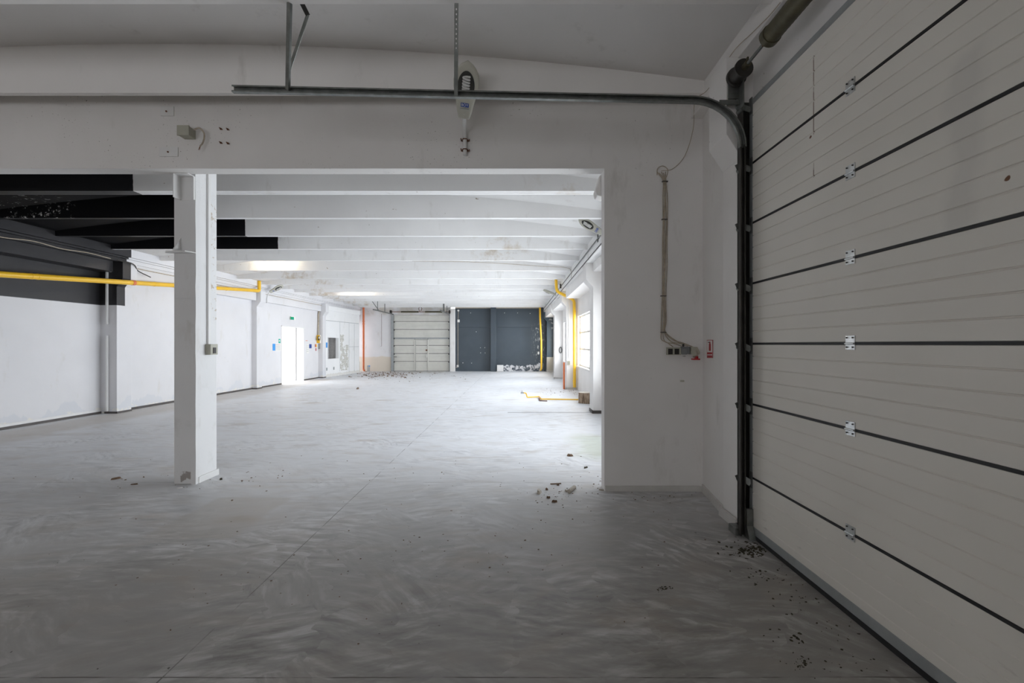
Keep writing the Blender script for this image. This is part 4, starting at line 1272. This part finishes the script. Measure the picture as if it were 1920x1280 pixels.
for y, wh in ((22.05, 'left'), (22.75, 'right')):
    o = MB().box(px_(y), px_(y) + .012, y - .06, y + .06, .32, .46).build('pipe_rosette', M['alu']); tag(o, wh + ' of the two capped water outlets below the hatch', 'outlet', 'capped outlets below the hatch')
o = MB().box(-8.90, -8.86, 25.72, 25.80, 0.0, 0.62).build('wood_offcut', M['sawn']); tag(o, 'pale wooden strip standing against the partition end', 'wood strip')

# ---------------------------------------------------------------- far door and end wall items
d2 = empty('door_2', (-5.5, YE, 0)); struct(d2, 'far grey-white sectional door with a wicket door')
def fb(name, x0, x1, y0, y1, Y, d, mat, parent, bevel=0):
    return wall_box(name, x0, x1, y0, y1, Y, d, mat, parent, bevel)
sy = [590.5, 602.4, 617.4, 633.5, 647.3, 662.5, 677.2, 695.9]
YD = YE - 0.02
segs_top = [(739.2, 842.5)]
segs_bot = [(739.2, 777.6), (778.8, 801.8), (803, 842.5)]
for i in range(7):
    for k, (a, b_) in enumerate(segs_top if i < 3 else segs_bot):
        A_, B_ = P(a, sy[i + 1], YD), P(b_, sy[i], YD)
        m = MB()
        z0, z1 = max(0.02, A_.z + .012), B_.z - .012
        prof = [(YD, z0), (YD - .04, z0)]
        for j in range(1, 4):
            zc = z0 + (z1 - z0) * j / 4
            prof += [(YD - .04, zc - .01), (YD - .034, zc), (YD - .04, zc + .01)]
        prof += [(YD - .04, z1), (YD, z1)]
        m.prism(prof, 'x', A_.x, B_.x).build('wicket_panel' if (i >= 3 and k == 1) else 'door_panel', M['far_door_skin'], d2)
MB().box(P(738.5, 0, YD).x, P(843, 0, YD).x, YD - .03, YD + .01, 0.0, 3.30).build('seam_seal', M['dark_steel'], d2)
fb('thick_rail', 739.2, 842.5, 632.6, 635.3, YD - .04, .03, M['alu'], d2)
for x in (777.9, 802.6):
    fb('wicket_frame', x - 1.0, x + 1.0, 636.5, 695, YD - .04, .03, M['far_door_skin'], d2)
    fb('wicket_gap', x + (1.0 if x < 800 else -1.5), x + (1.5 if x < 800 else -1.0), 637.5, 695, YD - .04, .004, M['steel'], d2)
fb('wicket_gap', 779, 801.5, 636.6, 637.2, YD - .04, .004, M['steel'], d2)
fb('wicket_lock', 798.2, 801.6, 655, 657.6, YD - .05, .03, M['rust'], d2)
fb('wicket_handle', 800, 801.2, 664, 670, YD - .05, .05, M['paper'], d2)
fb('door_bolt', 739, 744, 668.4, 669.3, YD - .04, .04, M['dark_steel'], d2)
for x in (736.6, 843.4):
    fb('side_track', x - 2.6 if x < 800 else x - .6, x + 2.0 if x < 800 else x + 1.4, 590, 695.5, YD - .02, .10, M['alu'], d2)
    for y in sy[1:-1]:
        fb('roller_bracket', x + 1.2 if x < 800 else x - 2.6, x + 3.6 if x < 800 else x - .3, y, y + 2.2, YD - .05, .06, M['dark_steel'], d2)
ft_ = empty('door_track', (-5.5, 25, 3.35)); tag(ft_, 'pair of horizontal steel tracks with hangers at the far door', 'track')
for (xa, ya, xb, yb) in ((738, 589.5, 700, 581), (843, 589.5, 826, 581.5)):
    X_ = P(xa, 0, YE).x; Ye = X_ * F / (xb - 968)
    MB().box(X_ - .03, X_ + .03, Ye, YE - .1, 3.33, 3.385).build('horizontal_track', M['steel'], ft_)
XL, XR = P(738, 0, YE).x, P(843, 0, YE).x
for (X_, x, r_) in ((XL, 721.5, .018), (XL, 708, .015), (XR, 832, .04), (XR, 838, .02)):
    Yh = X_ * F / (x - 968)
    MB().box(X_ - r_, X_ + r_, Yh - .01, Yh + .01, 3.38, 3.95).build('hanger', M['steel'], ft_)
MB().bar((XL, 24.0, 3.38), P(698, 565, 23.2), .03, .02).build('brace', M['steel'], ft_)
fs_ = empty('torsion_spring', (-5.6, 26.6, 3.5)); tag(fs_, 'rusty torsion springs and shaft above the far door', 'spring')
zs_ = P(0, 584.5, 26.6).z
MB().tube([P(731, 584.5, 26.6), P(845, 584.5, 26.6)], .02, 10).build('shaft', M['rust'], fs_)
for (a, b_) in ((752, 785), (797, 829)):
    A_, B_ = P(a, 584.5, 26.6), P(b_, 584.5, 26.6)
    k_ = 30
    MB().tube([A_ + (B_ - A_) * (j / k_) for j in range(k_ + 1)], [.045 + (.006 if j % 2 else 0) for j in range(k_ + 1)], 12).build('spring_coil', M['olive'], fs_)
for x in (733, 843):
    q = P(x, 584.5, 26.6); MB().tube([q - Vector((.05, 0, 0)), q + Vector((.05, 0, 0))], [.11, .09], 16).build('cable_drum', M['dark_steel'], fs_)
lp_ = smooth_path([P(787, 584, 26.5), P(785, 578, 26.5), P(788, 575.5, 26.5), P(791, 578, 26.5), P(789, 583, 26.5)])
MB().tube(lp_, .018, 6).build('cable_loop', M['rust'], fs_)
o = MB().tube([P(715.5, 588, 26.85), P(715.5, 648, 26.85), P(714, 649.8, 26.85)], .008, 6).build('hanging_wire', M['rust']); tag(o, 'thin rusty wire hanging on the white end wall', 'wire')
o = wall_box('white_board', 932, 944, 684, 696, 26.55, .03, M['plate']); tag(o, 'white square board leaning at the foot of the slate blue wall', 'board')
o = MB().tube([P(855, 688.5, 26.6), P(857.5, 688.5, 26.6)] + [P(858.6, y, 26.85) for y in (685, 660, 630, 603)] + [P(859.5, 584, 26.85)], .016, 6).build('wall_cable', M['cable']); tag(o, 'pale cable down the slate blue wall beside the white pilaster', 'cable')
o = wall_box('cable_box', 857.8, 862, 599, 604, 26.88, .06, M['paper']); tag(o, 'white box high on the pale wall cable', 'box')
o = wall_box('cable_box', 856.6, 860, 684, 688, 26.88, .06, M['paper']); tag(o, 'white box at the lower end of the pale wall cable', 'box')
q = P(859.4, 582, 26.8); o = MB().tube([(q.x, 26.9, q.z), (q.x, 26.75, q.z)], .055, 14).build('round_junction', M['paper']); tag(o, 'round white junction at the top corner of the slate blue wall', 'junction box')
o = wall_box('wall_switch', 1008, 1011, 659, 664, 26.88, .05, M['paper']); tag(o, 'white switch beside the vertical yellow pipe', 'switch')
o = MB().box(-3.6, 1.4, 26.74, 26.79, 3.70, 3.76).build('ceiling_conduit', M['cable']); tag(o, 'pale cable run along the top of the slate blue wall', 'cable')
for (x, y, wh) in ((882.5, 586.5, 'high on the left half of the slate blue wall'), (946, 586.5, 'high on the slate blue wall, just right of its pilaster'),
                   (970.5, 586.5, 'high in the middle of the right slate blue half'), (994, 587.5, 'high on the slate blue wall towards the yellow pipe'),
                   (900.8, 651.6, 'upper left of four by the slate blue pilaster'), (909, 651.5, 'upper right of four by the slate blue pilaster'),
                   (901.2, 661.3, 'lower left of four by the slate blue pilaster'), (909.6, 661.3, 'lower right of four by the slate blue pilaster'),
                   (893, 621.8, 'at mid height on the left slate blue half'), (868, 680, 'low on the slate blue wall next to the cable box'),
                   (884.3, 680.5, 'low on the slate blue wall, between cable box and pilaster')):
    Yw = 26.8 if y < 600 and x > 930 else (26.85 if y < 610 else 26.9)
    q = P(x, y, Yw); o = MB().tube([(q.x, Yw + .01, q.z), (q.x, Yw - .012, q.z)], .022, 8).build('wall_plug', M['plate'])
    tag(o, 'white plug hole ' + wh, 'plug', 'white plug holes on the slate blue wall')

# ---------------------------------------------------------------- floor debris
def chip(mb, c_, sx, sy, sz, rr):
    """irregular flat shard"""
    k = rr.randint(5, 7); a0 = rr.uniform(0, 6.28)
    top, bot = [], []
    rot = rr.uniform(0, 3.14)
    for j in range(k):
        a_ = a0 + 2 * math.pi * j / k
        r_ = rr.uniform(.65, 1.1)
        u, v = sx * r_ * math.cos(a_), sy * r_ * math.sin(a_)
        x = u * math.cos(rot) - v * math.sin(rot); y = u * math.sin(rot) + v * math.cos(rot)
        bot.append((c_[0] + x, c_[1] + y, c_[2]))
        top.append((c_[0] + x * .8, c_[1] + y * .8, c_[2] + sz * rr.uniform(.6, 1.2)))
    mb.add(bot + top, [tuple(range(k))[::-1], tuple(range(k, 2 * k))] + [(j, (j + 1) % k, (j + 1) % k + k, j + k) for j in range(k)])

rr = random.Random(21)
for (x, y, sx, sy_, sz, mt, lb, ct) in (
        (1010, 924, .052, .030, .035, 'plaster_bit', 'hollow pale plaster shard on the floor, leftmost of the heap by the pier', 'rubble'),
        (1025, 918, .020, .016, .02, 'debris_brown', 'small brown lump between the pale shard and the tube', 'rubble'),
        (1046, 909.5, .026, .018, .025, 'debris_brown', 'greenish brown lump behind the rolled tube', 'rubble'),
        (1028, 933.5, .020, .014, .02, 'debris_brown', 'small reddish lump in front of the pier rubble', 'rubble'),
        (1040, 941, .032, .016, .022, 'debris_brown', 'dark flat wood block nearest of the pier rubble', 'wood'),
        (1063, 921, .035, .022, .02, 'plaster_bit', 'broken reddish shard touching the rolled tube', 'rubble'),
        (1069, 855, .045, .025, .03, 'debris_brown', 'brown lump on the bright floor beyond the pier rubble', 'rubble'),
        (1098, 877, .040, .018, .02, 'debris_dark', 'dark lump on the bright floor near the pier edge', 'rubble'),
        (1128, 919, .035, .016, .015, 'plaster_bit', 'plaster crumb at the corner foot of the pier', 'rubble'),
        (671, 729, .16, .06, .05, 'debris_brown', 'yellow-brown scrap lying far out on the hall floor', 'scrap'),
        (218, 898, .055, .018, .02, 'debris_brown', 'brown chip on the floor left of the free-standing column', 'chip'),
        (253, 908, .05, .012, .012, 'debris_brown', 'thin tan splinter left of the free-standing column', 'splinter'),
        (414, 899, .02, .02, .02, 'debris_dark', 'dark crumb at the right foot of the free-standing column', 'crumb'),
        (338, 915, .045, .01, .012, 'plate', 'white plaster sliver before the free-standing column', 'sliver')):
    m = MB(); p_ = fp(x, y, 0.0); chip(m, (p_.x, p_.y, 0.0), sx, sy_, sz, rr)
    tag(m.build('rubble_piece', M[mt]), lb, ct)
a_, b_ = fp(1067, 921, .022), fp(1077, 913, .024)
o = MB().tube([a_, b_], .022, 14).build('rolled_tube', M['plaster_bit']); tag(o, 'pale broken tube piece lying in the pier rubble', 'tube')
o = MB().bar(fp(1032, 907, .006), fp(1052, 906, .006), .016, .01).build('wood_splinter', M['debris_brown']); tag(o, 'long brown splinter behind the pier rubble', 'splinter')

def litter(name, label, regions, mats, parent=None):
    m = MB()
    for (x, y, dx, dy, k, s_) in regions:
        for _ in range(k):
            px, py = rr.gauss(x, dx), rr.gauss(y, dy)
            p_ = fp(px, max(py, 690), 0.0)
            if p_.x > 1.93 and p_.y < 4.9 or p_.y > 26.7 or p_.x < -9.1: continue
            ss = s_ * rr.uniform(.4, 1.5)
            chip(m, (p_.x, p_.y, 0.0), ss, ss * rr.uniform(.25, .8), ss * rr.uniform(.2, .6), rr)
    return tag(m.build(name, mats), label, 'litter', None, 'stuff')
litter('leaf_litter', 'dry leaves and crumbs scattered along the foot of the big door',
       [(1405, 1032, 22, 6, 110, .012), (1400, 1025, 28, 12, 40, .012), (1432, 1078, 30, 10, 35, .008), (1500, 1120, 30, 12, 22, .008), (1504, 1243, 10, 6, 34, .006), (1490, 1195, 6, 6, 8, .012), (1560, 1235, 70, 18, 30, .005),
        (1248, 1102, 8, 3, 26, .007), (1530, 1180, 40, 14, 14, .006), (1600, 1180, 25, 10, 10, .006)], M['debris_dark'])
litter('floor_dirt', 'tiny dark crumbs spread over the whole floor',
       [(900, 1000, 280, 50, 60, .007), (500, 1100, 260, 60, 40, .005), (1050, 925, 55, 14, 60, .008), (900, 880, 200, 20, 40, .009), (250, 905, 80, 14, 18, .012), (450, 900, 60, 12, 20, .010), (1140, 905, 25, 12, 30, .010),
        (1230, 930, 60, 8, 25, .008), (1060, 735, 25, 4, 45, .02), (700, 1050, 350, 70, 60, .006)], M['debris_brown'])
litter('corner_rubble', 'brown rubble and dust in front of the far left corner and far door', [(720, 702, 30, 3, 260, .045), (760, 706, 60, 4, 80, .03)], M['debris_brown'])
